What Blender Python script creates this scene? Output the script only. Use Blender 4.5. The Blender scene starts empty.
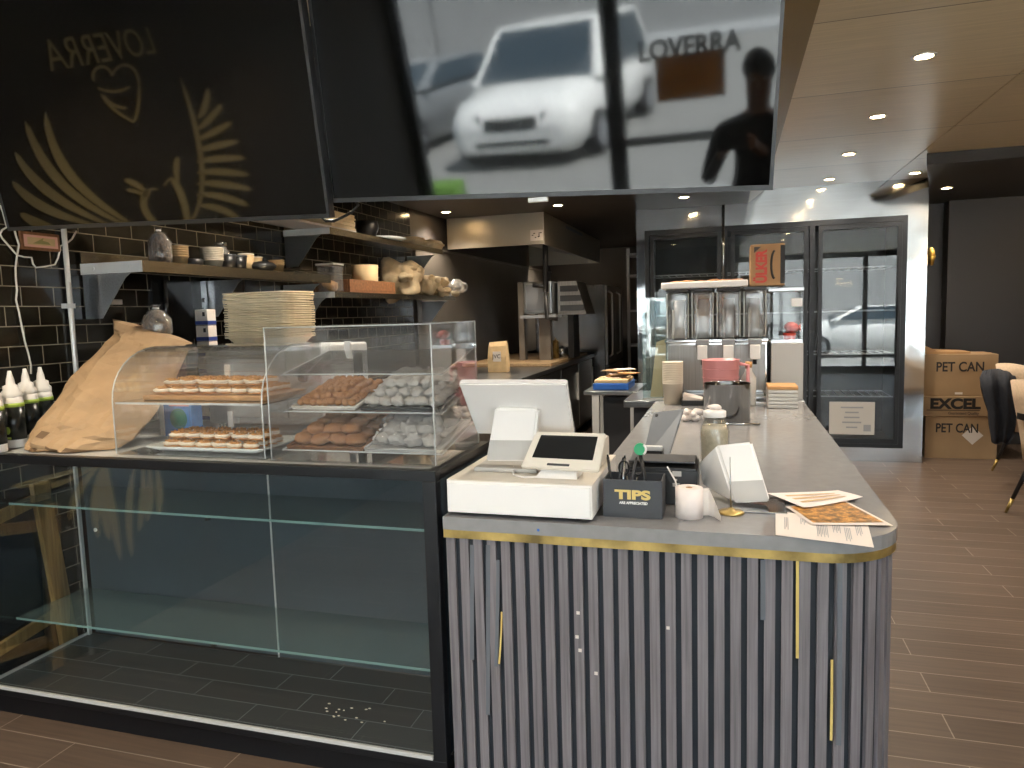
import bpy, bmesh, math, random
from mathutils import Vector, Matrix, noise
random.seed(7)
S = bpy.context.scene
COL = S.collection
PI = math.pi
V = Vector

# ------------------------------------------------------------------ camera
YAW, PIT, ROL = -0.2967124483366374, -0.09699194431175232, -0.02911690080281329
FPX, HC = 718.6713235684011, 1.42
cf = V((math.sin(YAW)*math.cos(PIT), math.cos(YAW)*math.cos(PIT), math.sin(PIT)))
r0 = V((math.cos(YAW), -math.sin(YAW), 0)); u0 = r0.cross(cf)
cr = math.cos(ROL)*r0 + math.sin(ROL)*u0
cu = -math.sin(ROL)*r0 + math.cos(ROL)*u0
CAM = V((0, 0, HC))
cam = bpy.data.cameras.new('camera'); co = bpy.data.objects.new('camera', cam); COL.objects.link(co)
co.matrix_world = Matrix(((cr.x, cu.x, -cf.x, 0), (cr.y, cu.y, -cf.y, 0), (cr.z, cu.z, -cf.z, HC), (0, 0, 0, 1)))
cam.sensor_width = 36; cam.lens = FPX/1024*36; cam.clip_start = 0.02; cam.clip_end = 300
S.camera = co
def ray(x, y): return cf + cr*((x-512)/FPX) - cu*((y-384)/FPX)
def onz(x, y, z): d = ray(x, y); return CAM + d*((z-HC)/d.z)
def ony(x, y, Y): d = ray(x, y); return CAM + d*(Y/d.y)
def onx(x, y, X): d = ray(x, y); return CAM + d*(X/d.x)

# ------------------------------------------------------------------ materials
def lin(h):
    if isinstance(h, str):
        c = [int(h[i:i+2], 16)/255 for i in (0, 2, 4)]
        return tuple(x/12.92 if x <= .04045 else ((x+.055)/1.055)**2.4 for x in c)
    return tuple(h)
class N:
    def __init__(s, name):
        s.m = bpy.data.materials.new(name); s.m.use_nodes = True
        s.t = s.m.node_tree; s.n = s.t.nodes; s.b = s.n['Principled BSDF']; s.out = s.n['Material Output']
    def new(s, t, **k):
        n = s.n.new(t)
        for a, v in k.items():
            if hasattr(n, a): setattr(n, a, v)
            else: n.inputs[a].default_value = v
        return n
    def link(s, a, b): s.t.links.new(a, b)
    def coords(s, scale=(1, 1, 1), kind='Object'):
        tc = s.new('ShaderNodeTexCoord'); mp = s.new('ShaderNodeMapping')
        mp.inputs['Scale'].default_value = scale
        s.link(tc.outputs[kind], mp.inputs['Vector']); return mp.outputs['Vector']
    def ramp(s, fac, stops):
        r = s.new('ShaderNodeValToRGB'); e = r.color_ramp.elements
        while len(e) < len(stops): e.new(.5)
        for el, (p, c) in zip(e, stops): el.position = p; el.color = (*lin(c), 1)
        s.link(fac, r.inputs['Fac']); return r.outputs['Color']
    def bump(s, h, strength=.3, dist=.01):
        b = s.new('ShaderNodeBump', Strength=strength, Distance=dist); s.link(h, b.inputs['Height'])
        s.link(b.outputs['Normal'], s.b.inputs['Normal'])
    def set(s, **k):
        for a, v in k.items(): s.b.inputs[a.replace('_', ' ')].default_value = v
def pm(name, color, rough=.5, metal=0, spec=.5, var=0, scale=20, bump=0, **k):
    m = N(name); c = lin(color); m.set(Base_Color=(*c, 1), Roughness=rough, Metallic=metal)
    m.b.inputs['Specular IOR Level'].default_value = spec
    for a, v in k.items(): m.b.inputs[a.replace('_', ' ')].default_value = v
    if var or bump:
        nz = m.new('ShaderNodeTexNoise', Scale=scale, Detail=4.0); m.link(m.coords(), nz.inputs['Vector'])
        if var:
            lo = tuple(max(0, x*(1-var)) for x in c); hi = tuple(min(1, x*(1+var)) for x in c)
            m.link(m.ramp(nz.outputs['Fac'], [(.3, lo), (.7, hi)]), m.b.inputs['Base Color'])
        if bump: m.bump(nz.outputs['Fac'], bump)
    return m.m
def grain(name, stops, axis, rough=.5, spread=40, along=1.5, bump=.1, metal=0, spec=.5):
    m = N(name); sc = [spread]*3; sc[axis] = along
    nz = m.new('ShaderNodeTexNoise', Scale=1.0, Detail=5.0, Roughness=.6); m.link(m.coords(tuple(sc)), nz.inputs['Vector'])
    m.link(m.ramp(nz.outputs['Fac'], stops), m.b.inputs['Base Color']); m.set(Roughness=rough, Metallic=metal)
    m.b.inputs['Specular IOR Level'].default_value = spec
    if bump: m.bump(nz.outputs['Fac'], bump, .002)
    return m.m
def brick(name, axes, bw, rh, mortar, c1, c2, cm, off=(0, 0), rough=.3, offset=.5, bump=.4, grainy=0, metal=0, spec=.5, squash=1):
    m = N(name); tc = m.new('ShaderNodeTexCoord'); sp = m.new('ShaderNodeSeparateXYZ'); cb = m.new('ShaderNodeCombineXYZ')
    m.link(tc.outputs['Object'], sp.inputs[0])
    for i, a in enumerate(axes):
        ad = m.new('ShaderNodeMath', operation='ADD'); ad.inputs[1].default_value = off[i]
        m.link(sp.outputs[a], ad.inputs[0]); m.link(ad.outputs[0], cb.inputs[i])
    b = m.new('ShaderNodeTexBrick', offset=offset)
    for a, v in (('Scale', 1.0), ('Brick Width', bw), ('Row Height', rh), ('Mortar Size', mortar), ('Mortar Smooth', .1), ('Bias', 0.0)):
        b.inputs[a].default_value = v
    for a, v in (('Color1', c1), ('Color2', c2), ('Mortar', cm)): b.inputs[a].default_value = (*lin(v), 1)
    m.link(cb.outputs[0], b.inputs['Vector'])
    colr = b.outputs['Color']
    if grainy:
        sc = m.new('ShaderNodeMapping'); sc.inputs['Scale'].default_value = (3, 60, 1); m.link(cb.outputs[0], sc.inputs['Vector'])
        nz = m.new('ShaderNodeTexNoise', Scale=1.0, Detail=5.0); m.link(sc.outputs[0], nz.inputs['Vector'])
        mx = m.new('ShaderNodeMix', data_type='RGBA', blend_type='MULTIPLY'); mx.inputs['Factor'].default_value = grainy
        m.link(colr, mx.inputs[6]); m.link(m.ramp(nz.outputs['Fac'], [(.3, (.45, .45, .45)), (.7, (1, 1, 1))]), mx.inputs[7]); colr = mx.outputs[2]
    m.link(colr, m.b.inputs['Base Color']); m.set(Roughness=rough, Metallic=metal)
    m.b.inputs['Specular IOR Level'].default_value = spec
    if bump:
        iv = m.new('ShaderNodeMath', operation='SUBTRACT'); iv.inputs[0].default_value = 1; m.link(b.outputs['Fac'], iv.inputs[1]); m.bump(iv.outputs[0], bump, .003)
    return m.m
def glass(name, tint=(1, 1, 1), refl=1.0, rough=0.0, haze=0.0, hazecol=(.8, .8, .8)):
    m = N(name); m.n.remove(m.b)
    tr = m.new('ShaderNodeBsdfTransparent'); tr.inputs['Color'].default_value = (*tint, 1)
    gl = m.new('ShaderNodeBsdfGlossy'); gl.inputs['Roughness'].default_value = rough
    lw = m.new('ShaderNodeFresnel'); ge = m.new('ShaderNodeNewGeometry')
    io = m.new('ShaderNodeMapRange'); io.inputs['To Min'].default_value = 1.5; io.inputs['To Max'].default_value = 1/1.5
    m.link(ge.outputs['Backfacing'], io.inputs['Value']); m.link(io.outputs[0], lw.inputs['IOR'])
    mu = m.new('ShaderNodeMath', operation='MULTIPLY'); mu.inputs[1].default_value = refl; m.link(lw.outputs[0], mu.inputs[0])
    mx = m.new('ShaderNodeMixShader'); m.link(mu.outputs[0], mx.inputs[0]); m.link(tr.outputs[0], mx.inputs[1]); m.link(gl.outputs[0], mx.inputs[2])
    o = mx.outputs[0]
    if haze:
        df = m.new('ShaderNodeBsdfDiffuse'); df.inputs['Color'].default_value = (*hazecol, 1)
        m2 = m.new('ShaderNodeMixShader'); m2.inputs[0].default_value = haze; m.link(o, m2.inputs[1]); m.link(df.outputs[0], m2.inputs[2]); o = m2.outputs[0]
    m.link(o, m.out.inputs['Surface']); return m.m
def emit(name, color, strength):
    m = N(name); m.set(Base_Color=(0, 0, 0, 1), Emission_Color=(*lin(color), 1), Emission_Strength=strength); return m.m
def steel(name, color='b9bcbf', rough=.25, axis=0, wav=.0, wscale=2.0, var=.12):
    m = N(name); sc = [120, 120, 120]; sc[axis] = 2
    c = lin(color)
    nz = m.new('ShaderNodeTexNoise', Scale=1.0, Detail=3.0); m.link(m.coords(tuple(sc)), nz.inputs['Vector'])
    m.link(m.ramp(nz.outputs['Fac'], [(.3, tuple(x*(1-var) for x in c)), (.7, tuple(min(1, x*(1+var)) for x in c))]), m.b.inputs['Base Color'])
    m.set(Metallic=1, Roughness=rough)
    if wav:
        n2 = m.new('ShaderNodeTexNoise', Scale=wscale, Detail=1.0); m.link(m.coords(), n2.inputs['Vector']); m.bump(n2.outputs['Fac'], wav, .05)
    return m.m

M = {}
M['tile'] = brick('black_subway_tile', (1, 2), .146, .079, .0022, '17150f', '1d1a15', '8a8272', (0.0, -.006), .16, bump=.5)
M['plank'] = brick('dark_plank_floor', (0, 1), .95, .149, .0022, '66564b', '5b4c41', '978a7d', (.25, 0), .42, .37, .3, .5, spec=.35)
M['ceil'] = brick('plank_ceiling', (0, 1), 80.0, 1.02, .004, 'dacaa9', 'd2c1a0', '7a6d58', (30.0, .0), .36, .0, .2, .35)
M['ceildark'] = pm('dark_ceiling_paint', '2a2521', .6)
M['soffit'] = pm('dark_soffit_paint', '3a322b', .5, var=.15, scale=3)
M['soffitside'] = pm('bronze_soffit_side', '6d5a38', .5)
M['wallwhite'] = pm('pale_plaster', 'b9b2a6', .8)
M['alcove'] = pm('near_black_wall_paint', '262221', .45)
M['walldark'] = pm('dark_wall_paint', '38322f', .6, var=.1, scale=4)
M['wallmid'] = pm('brown_wall_paint', '4b443d', .7)
M['mirror'] = steel('polished_steel_sheet', 'c2c4c5', .1, 0, .35, 2.2, .05)
M['steel'] = steel('brushed_steel', 'b4b6b8', .28, 1)
M['steelx'] = steel('brushed_steel_wide', 'b4b6b8', .28, 0)
M['steeldark'] = steel('dull_steel', '9b9894', .42, 2)
M['steelwarm'] = steel('shelf_steel', 'b2a894', .25, 1)
M['hoodsteel'] = pm('hood_steel', 'b3a998', .36, .55)
M['splash'] = pm('backsplash_steel', '756e66', .4, .35, var=.1, scale=3)
M['steelz'] = steel('pot_steel', 'b0b2b4', .2, 2)
M['potdark'] = steel('dark_pot_steel', '8c8f93', .13, 2)
M['chrome'] = pm('chrome', 'd6d8da', .12, 1)
M['alu'] = pm('white_aluminium', 'd8d8d6', .35, .3)
M['blackm'] = pm('black_frame_metal', '14161a', .4, .2)
M['black'] = pm('black_plastic', '141416', .4)
M['blackgloss'] = pm('black_gloss_panel', '1b1d20', .15)
M['casepanel'] = pm('haze_toned_case_panel', '505a60', .15)  # black panel lightened and blued to stand in for veiling haze
M['darkgrey'] = pm('dark_grey_plastic', '3a3c40', .5)
M['grey'] = pm('grey_plastic', '8a8d92', .4)
M['white'] = pm('white_plastic', 'ece9e6', .35)
M['offwhite'] = pm('off_white_plastic', 'd9d2c6', .4)
M['lightgrey'] = pm('light_grey_plastic', 'b9b7b3', .4)
M['paper'] = pm('paper', 'dad1c9', .8)
M['thermal'] = pm('thermal_paper', 'e6dad4', .7)
M['deck'] = brick('dark_deck_tile', (0, 1), .42, .105, .0015, '404446', '464b4e', '7c8387', (.1, 0), .2, .37, .2)
M['glass'] = glass('clear_glass', (.97, .985, .98), 1.2)
M['caseglass'] = glass('case_front_glass', (.94, .96, .96), 1.4)
M['shelfglass'] = glass('green_glass_shelf', (.86, .94, .94), 1.8, 0, .08, (.6, .8, .8))  # milky haze mixed in to imitate teal reflections on the shelf surfaces
M['glassedge'] = pm('glass_edge', '8fb3ad', .2, 0, .5, 0, 1, 0, Alpha=.8)
M['acrylic'] = glass('clear_acrylic', (.985, .99, .99), 1.9, .02, .02, (.85, .87, .88))
M['acredge'] = pm('acrylic_edge', 'eef2f2', .2, 0, .6, 0, 1, 0, Alpha=.55)
M['acrback'] = glass('sheen_filled_glass', (.7, .72, .72), 1.6, .05, .55, (.62, .63, .62))  # pale diffuse fill painted in place of reflections on the glossy glass top
M['counter'] = pm('grey_counter_stone', '8b8a8a', .16, 0, .6, var=.06, scale=30)
M['brass'] = pm('worn_brass', 'a88f55', .32, .6, var=.55, scale=11)
M['slat'] = grain('grey_oak_slat', [(.25, '5a5658'), (.5, '757073'), (.75, '878286')], 2, .55, 130, 3, .2)
M['felt'] = pm('black_felt', '2e3339', .9)  # black felt coloured lighter, imitating haze over the grooves
M['gold'] = pm('gold_paint', 'c6a24c', .35, .6)
M['goldtext'] = pm('gold_lettering', 'd8bd70', .35, .2)
M['feltgrey'] = pm('faded_felt', '63676d', .8)
M['brownpaint'] = pm('dark_brown_wall_paint', '43392c', .7)
M['tubpaper'] = pm('crumpled_bag_paper', 'd2bb97', .8, var=.15, scale=25, bump=.3)
M['mural'] = pm('gold_decal', 'c9b276', .5, .1)
M['kraft'] = pm('kraft_paper', 'ae8f6c', .75, var=.12, scale=9, bump=.15)
M['kraftlight'] = pm('pale_kraft', 'c6aa80', .8, var=.1, scale=20, bump=.1)
M['card'] = pm('corrugated_cardboard', '9f8464', .8, var=.06, scale=6)
M['cardshade'] = pm('brown_cardboard', 'b08a62', .8, var=.06, scale=6)
M['pulp'] = pm('fibre_pulp', 'e2cfae', .8, var=.08, scale=30, bump=.15)
M['pulp2'] = pm('fibre_pulp_brown', 'ceb287', .8, var=.1, scale=30, bump=.15)
M['cream'] = pm('biscuit_cream', 'f0e3cf', .6, var=.05, scale=60)
M['biscuit'] = pm('baked_biscuit', 'c98f52', .65, var=.25, scale=90, bump=.3)
M['nutcrumb'] = pm('chopped_nut', 'b27f43', .7, var=.4, scale=160, bump=.4)
M['cookie'] = pm('golden_cookie', 'b57f50', .6, var=.22, scale=90, bump=.4)
M['cookie2'] = pm('sesame_cookie', 'aa7850', .65, var=.28, scale=120, bump=.5)
M['sugar'] = pm('powdered_sugar', 'f8eee6', .85, var=.12, scale=110, bump=.7)
M['wood'] = grain('pine_wood', [(.25, '8d6a3a'), (.5, 'b08a52'), (.75, 'c9a468')], 2, .6, 90, 4)
M['woodboard'] = grain('wood_board', [(.25, '7d6450'), (.5, '99805f'), (.75, 'ad9473')], 1, .5, 60, 3)
M['tan'] = pm('tan_board', 'b98a58', .6, var=.1)
M['film'] = glass('cellophane', (.93, .93, .93), 2.2, .08, .12, (.9, .88, .85))
M['pink'] = pm('translucent_pink_plastic', 'c98789', .35, 0, .5, 0, 1, 0)
M['pinkpaper'] = pm('pink_paper', 'd9a696', .7)
M['red'] = pm('red_print', 'c63a2c', .5)
M['blue'] = pm('blue_plastic', '2c5fae', .4)
M['bluecarton'] = pm('blue_carton', '3f86d6', .45, var=.25, scale=14)
M['green'] = pm('green_plastic', '1f9a63', .4)
M['lime'] = pm('lime_label', 'b4cf5c', .5)
M['olive'] = pm('olive_print', '8b8550', .6)
M['teal'] = pm('teal_print', '2f7f6a', .5)
M['navyprint'] = pm('navy_print', '2b3f86', .5)
M['ink'] = pm('black_ink', '1d1a18', .6)
M['sauce'] = pm('dark_sauce_label', '1c201f', .25)
M['tankplastic'] = glass('clear_tank', (.97, .98, .98), 2.5, .04, .13, (.9, .92, .93))  # diffuse haze painted in for white reflections on the tanks
M['jarfill'] = pm('pale_grain', 'cbbda6', .8, var=.1, scale=80)
M['darknuts'] = pm('dark_nut_mix', '59402a', .45, var=.75, scale=85, bump=.8)
M['printbrown'] = pm('faded_brown_print', '6e553c', .75)
M['palegrey'] = pm('pale_grey_enamel', 'd2d2d2', .4)
M['tabletgrey'] = pm('tablet_grey', '73777c', .35)
M['velvet'] = pm('cream_velvet', 'cbb49a', .8, var=.1, scale=60)
M['navy'] = pm('navy_cloth', '1b1f29', .9, var=.2, scale=30, bump=.2)
M['lamp'] = emit('warm_led', 'ffd9a0', 55)
M['cup'] = pm('paper_cup', 'd3c9b8', .6)
M['tvscreen'] = pm('tv_screen', '070707', .045, 0, .62)
M['tvbezel'] = pm('tv_bezel', '3b3b3c', .35, .5)
M['tray'] = pm('brown_wicker', '7c5130', .7, var=.3, scale=60, bump=.4)
M['dish'] = pm('white_ceramic', 'e8ece9', .25)
M['cable'] = pm('white_cable', 'dcd8d0', .5)
M['carwhite'] = pm('white_car_paint', 'f2f2f0', .15, 0, .6)
M['cargrey'] = pm('silver_car_paint', 'a9adb0', .2, .5)
M['carglass'] = pm('car_glass', '3a4750', .05)
M['rubber'] = pm('tyre_rubber', '17171a', .8)
M['asphalt'] = pm('asphalt', '8a8a88', .9, var=.12, scale=12)
M['concrete'] = pm('concrete_paving', 'a9acae', .9, var=.08, scale=6)
M['brickout'] = pm('pale_render', 'a5a5a4', .9, var=.06)
M['grass'] = pm('green_grass', '5d8236', .9, var=.3, scale=30)
M['skin'] = pm('skin', 'b98a6c', .5)
M['darkcloth'] = pm('dark_sweater', '1d1e22', .9)
M['hair'] = pm('dark_hair', '17110d', .6)

# ------------------------------------------------------------------ builders
class B:
    def __init__(s): s.bm = bmesh.new(); s.mi = 0; s.sm = False
    def _fin(s, faces, mi=None, sm=None):
        for f in faces: f.material_index = s.mi if mi is None else mi; f.smooth = s.sm if sm is None else sm
    def box(s, x0, x1, y0, y1, z0, z1, bev=0, mi=None, mat=None, seg=2):
        r = bmesh.ops.create_cube(s.bm, size=1); vs = r['verts']
        for v in vs:
            v.co = V(((x0+x1)/2+v.co.x*(x1-x0), (y0+y1)/2+v.co.y*(y1-y0), (z0+z1)/2+v.co.z*(z1-z0)))
        faces = set(f for v in vs for f in v.link_faces)
        s._fin(faces, mi)
        if bev:
            es = list(set(e for v in vs for e in v.link_edges))
            q = bmesh.ops.bevel(s.bm, geom=es, offset=bev, segments=seg, affect='EDGES', profile=.5)
            s._fin(q['faces'], mi); vs = list(set(list(q['verts'])+[v for f in q['faces'] for v in f.verts]+[v for v in vs if v.is_valid]))
        if mat is not None:
            done = set()
            for v in vs:
                if v.is_valid and v not in done: v.co = mat @ v.co; done.add(v)
        return s
    def hexa(s, p, mi=None):   # 8 points: bottom 4 ccw, top 4
        v = [s.bm.verts.new(V(q)) for q in p]
        fs = []
        for f in ((3, 2, 1, 0), (4, 5, 6, 7), (0, 1, 5, 4), (1, 2, 6, 5), (2, 3, 7, 6), (3, 0, 4, 7)):
            fs.append(s.bm.faces.new([v[i] for i in f]))
        s._fin(fs, mi); return s
    def quad(s, pts, mi=None):
        f = s.bm.faces.new([s.bm.verts.new(V(q)) for q in pts]); s._fin([f], mi); return s
    def prism(s, pts, ext, mi=None):
        ext = V(ext); a = [s.bm.verts.new(V(q)) for q in pts]; b = [s.bm.verts.new(V(q)+ext) for q in pts]
        n = len(a); fs = [s.bm.faces.new(a[::-1]), s.bm.faces.new(b)]
        for i in range(n): fs.append(s.bm.faces.new((a[i], a[(i+1) % n], b[(i+1) % n], b[i])))
        s._fin(fs, mi); return s
    def cyl(s, p0, p1, r0, r1=None, seg=20, mi=None, cap=True, sm=True):
        p0, p1 = V(p0), V(p1); r1 = r0 if r1 is None else r1
        d = (p1-p0).normalized(); a = d.orthogonal().normalized(); b = d.cross(a)
        A = [s.bm.verts.new(p0+(a*math.cos(t)+b*math.sin(t))*r0) for t in (2*PI*i/seg for i in range(seg))]
        Bv = [s.bm.verts.new(p1+(a*math.cos(t)+b*math.sin(t))*r1) for t in (2*PI*i/seg for i in range(seg))]
        fs = [s.bm.faces.new((A[i], A[(i+1) % seg], Bv[(i+1) % seg], Bv[i])) for i in range(seg)]
        s._fin(fs, mi, sm)
        if cap: s._fin([s.bm.faces.new(A[::-1]), s.bm.faces.new(Bv)], mi, False)
        return s
    def lathe(s, prof, c=(0, 0, 0), seg=24, mi=None, sm=True, sx=1, sy=1):
        c = V(c); rings = []
        for r, z in prof:
            if r < 1e-5: rings.append([s.bm.verts.new(c+V((0, 0, z)))])
            else: rings.append([s.bm.verts.new(c+V((r*math.cos(2*PI*i/seg)*sx, r*math.sin(2*PI*i/seg)*sy, z))) for i in range(seg)])
        fs = []
        for A, Bv in zip(rings, rings[1:]):
            for i in range(seg):
                j = (i+1) % seg
                if len(A) == 1 and len(Bv) == 1: continue
                if len(A) == 1: fs.append(s.bm.faces.new((A[0], Bv[j], Bv[i])))
                elif len(Bv) == 1: fs.append(s.bm.faces.new((A[i], A[j], Bv[0])))
                else: fs.append(s.bm.faces.new((A[i], A[j], Bv[j], Bv[i])))
        s._fin(fs, mi, sm); return s
    def tube(s, pts, r, seg=8, mi=None, rs=None):
        pts = [V(p) for p in pts]; rings = []; up = None
        for i, p in enumerate(pts):
            d = (pts[min(i+1, len(pts)-1)]-pts[max(i-1, 0)]).normalized()
            a = d.orthogonal().normalized() if up is None else (up-d*up.dot(d)).normalized()
            up = a; b = d.cross(a); q = r if rs is None else rs[i]
            rings.append([s.bm.verts.new(p+(a*math.cos(2*PI*k/seg)+b*math.sin(2*PI*k/seg))*q) for k in range(seg)])
        fs = []
        for A, Bv in zip(rings, rings[1:]):
            for i in range(seg): fs.append(s.bm.faces.new((A[i], A[(i+1) % seg], Bv[(i+1) % seg], Bv[i])))
        s._fin(fs, mi, True); s._fin([s.bm.faces.new(rings[0][::-1]), s.bm.faces.new(rings[-1])], mi); return s
    def blob(s, c, rx, ry, rz, seg=12, rough=0, ns=20, mi=None, seed=0, mat=None):
        r = bmesh.ops.create_uvsphere(s.bm, u_segments=seg, v_segments=max(6, seg*2//3), radius=1)
        c = V(c)
        for v in r['verts']:
            k = 1+rough*noise.noise(V((v.co.x*rx, v.co.y*ry, v.co.z*rz))*ns+V((seed*3.1, seed*1.7, seed)))
            q = V((v.co.x*rx*k, v.co.y*ry*k, v.co.z*rz*k))
            v.co = c+(mat @ q if mat is not None else q)
        s._fin(set(f for v in r['verts'] for f in v.link_faces), mi, True); return s
    def loft(s, rings, mi=None, cap0=True, cap1=True, sm=True):
        R = [[s.bm.verts.new(V(p)) for p in ring] for ring in rings]; n = len(R[0]); fs = []
        for A, Bv in zip(R, R[1:]):
            for i in range(n): fs.append(s.bm.faces.new((A[i], A[(i+1) % n], Bv[(i+1) % n], Bv[i])))
        s._fin(fs, mi, sm)
        if cap0: s._fin([s.bm.faces.new(R[0][::-1])], mi, False)
        if cap1: s._fin([s.bm.faces.new(R[-1])], mi, False)
        return s
WM = {}
def clean(name): return name
def obj(name, b, mat, parent=None, world=True, kind=None):
    me = bpy.data.meshes.new(name)
    bmesh.ops.recalc_face_normals(b.bm, faces=b.bm.faces[:]) if not getattr(b, 'keep', False) else None
    b.bm.to_mesh(me); b.bm.free()
    for m in (mat if isinstance(mat, (list, tuple)) else [mat]): me.materials.append(M[m] if isinstance(m, str) else m)
    o = bpy.data.objects.new(name, me); COL.objects.link(o)
    if parent is not None:
        o.parent = parent
        if world: me.transform(WM[parent.name].inverted())
        WM[o.name] = WM[parent.name].copy()
    else: WM[o.name] = Matrix.Identity(4)
    if kind: o['kind'] = kind
    return o
def tag(o, label, cat, group=None, kind=None):
    o['label'] = label; o['category'] = cat
    if group: o['group'] = group
    if kind: o['kind'] = kind
    return o
def thing(name, label, cat, loc=(0, 0, 0), rz=0, group=None, mat=None):
    o = bpy.data.objects.new(name, None); COL.objects.link(o); o.empty_display_size = .05
    w = mat if mat is not None else Matrix.Translation(V(loc)) @ Matrix.Rotation(rz, 4, 'Z')
    o.matrix_world = w; o.location, o.rotation_euler = w.to_translation(), w.to_euler(); WM[o.name] = w.copy()
    return tag(o, label, cat, group)
def struct(name, b, mat): o = obj(name, b, mat); o['kind'] = 'structure'; return o
def dup(root, w, label=None, group=None):
    r = root.copy(); COL.objects.link(r); r.location, r.rotation_euler = w.to_translation(), w.to_euler(); WM[r.name] = w.copy()
    r.scale = w.to_scale()
    if label: r['label'] = label
    if group: r['group'] = group
    for ch in list(root.children):
        c = ch.copy(); COL.objects.link(c); c.parent = r
        for g in list(ch.children): d = g.copy(); COL.objects.link(d); d.parent = c
    return r
def TR(x, y, z, rz=0, rx=0, ry=0, s=1):
    return Matrix.Translation((x, y, z)) @ Matrix.Rotation(rz, 4, 'Z') @ Matrix.Rotation(ry, 4, 'Y') @ Matrix.Rotation(rx, 4, 'X') @ Matrix.Scale(s, 4)
def one(b): x = B(); b(x); return x
def text(body, origin, xd, yd, size, mat, name='lettering', parent=None, width=None, bold=0, depth=.0012, align='CENTER', shear=0):
    cu_ = bpy.data.curves.new('txt', 'FONT'); cu_.body = body; cu_.size = size; cu_.extrude = depth; cu_.offset = bold; cu_.align_x = align; cu_.align_y = 'CENTER'; cu_.shear = shear
    t = bpy.data.objects.new('txt', cu_); COL.objects.link(t)
    dg = bpy.context.evaluated_depsgraph_get(); me = bpy.data.meshes.new_from_object(t.evaluated_get(dg))
    bpy.data.objects.remove(t); bpy.data.curves.remove(cu_)
    xd, yd = V(xd).normalized(), V(yd); yd = (yd-xd*yd.dot(xd)).normalized(); zd = xd.cross(yd)
    k = 1
    if width:
        xs = [v.co.x for v in me.vertices]; k = width/(max(xs)-min(xs))
    W = Matrix(((xd.x*k, yd.x, zd.x, origin[0]), (xd.y*k, yd.y, zd.y, origin[1]), (xd.z*k, yd.z, zd.z, origin[2]), (0, 0, 0, 1)))
    me.transform(W); me.name = name
    b = B(); b.bm.from_mesh(me); bpy.data.meshes.remove(me)
    return obj(name, b, mat, parent)

# ================================================================== SETTING
FR = -2.25     # storefront plane
b = B(); b.box(-2.75, 4.6, FR, 11.1, -.06, 0); struct('floor', b, 'plank')
b = B(); b.box(-2.75, -2.70, 1.70, 5.9, 0, 2.62); struct('wall_left', b, 'tile')
b = B(); b.box(-2.75, -2.70, FR, 1.70, 0, 2.62); struct('wall_left_front', b, 'brownpaint')
b = B(); b.box(-2.75, -2.70, 5.9, 11.1, 0, 2.62); struct('wall_left_kitchen', b, 'walldark')
b = B(); b.box(-2.75, 4.6, 11.0, 11.1, 0, 2.62); struct('wall_back', b, 'walldark')
b = B(); b.box(4.5, 4.6, FR, 11.1, 0, 2.62); struct('wall_right', b, 'wallmid')
b = B(); b.box(-2.75, 1.30, FR, 7.06, 2.48, 2.56); struct('ceiling', b, 'ceil')
b = B(); b.box(1.306, 4.5, FR, 7.06, 2.48, 2.56); struct('ceiling_right', b, 'ceil')
b = B(); b.prism([(1.345, 5.93, 2.40), (4.5, 5.93, 2.40), (4.5, 8.4, 2.40), (1.63, 8.4, 2.40), (1.63, 7.08, 2.40)], (0, 0, .079)); struct('ceiling_alcove', b, 'ceildark')
b = B(); b.box(-2.75, 4.6, FR, 11.1, 2.57, 2.62); struct('ceiling_slab', b, 'ceildark')
# soffit over the kitchen and case, with a slanting bronze side
b = B()
b.prism([(-2.70, 2.4, 2.37), (.15, 2.4, 2.37), (.292, 2.4, 2.48), (-2.70, 2.4, 2.48)], (0, 4.655, 0))
b.box(-2.70, -.875, 7.055, 10.99, 2.37, 2.48)
struct('ceiling_soffit', b, 'soffit')
b = B(); b.hexa([(.153, 2.4, 2.37), (.157, 2.4, 2.37), (.157, 7.05, 2.37), (.153, 7.05, 2.37), (.295, 2.4, 2.479), (.299, 2.4, 2.479), (.299, 7.05, 2.479), (.295, 7.05, 2.479)])
struct('trim_1', b, 'soffitside')
# polished steel fridge wall
b = B()
b.box(-.867, -.79, 7.06, 7.12, 0, 2.48); b.box(1.47, 1.625, 7.06, 7.12, 0, 2.48)
b.box(-.79, 1.47, 7.06, 7.12, 2.175, 2.48); b.box(-.79, 1.47, 7.06, 7.12, 0, .125)
b.box(-.867, -.82, 7.12, 10.99, 0, 2.48); b.box(1.58, 1.625, 7.12, 8.3, 0, 2.48)
struct('wall_fridge', b, 'mirror')
b = B(); b.box(1.625, 4.5, 8.3, 8.36, 0, 2.475); b.box(2.05, 4.5, 8.12, 8.3, 0, 2.475)
b.box(1.66, 2.05, 8.27, 8.3, 1.40, 1.44); b.box(1.80, 1.84, 8.27, 8.3, 0, 1.40)
struct('wall_alcove', b, 'alcove')
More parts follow.
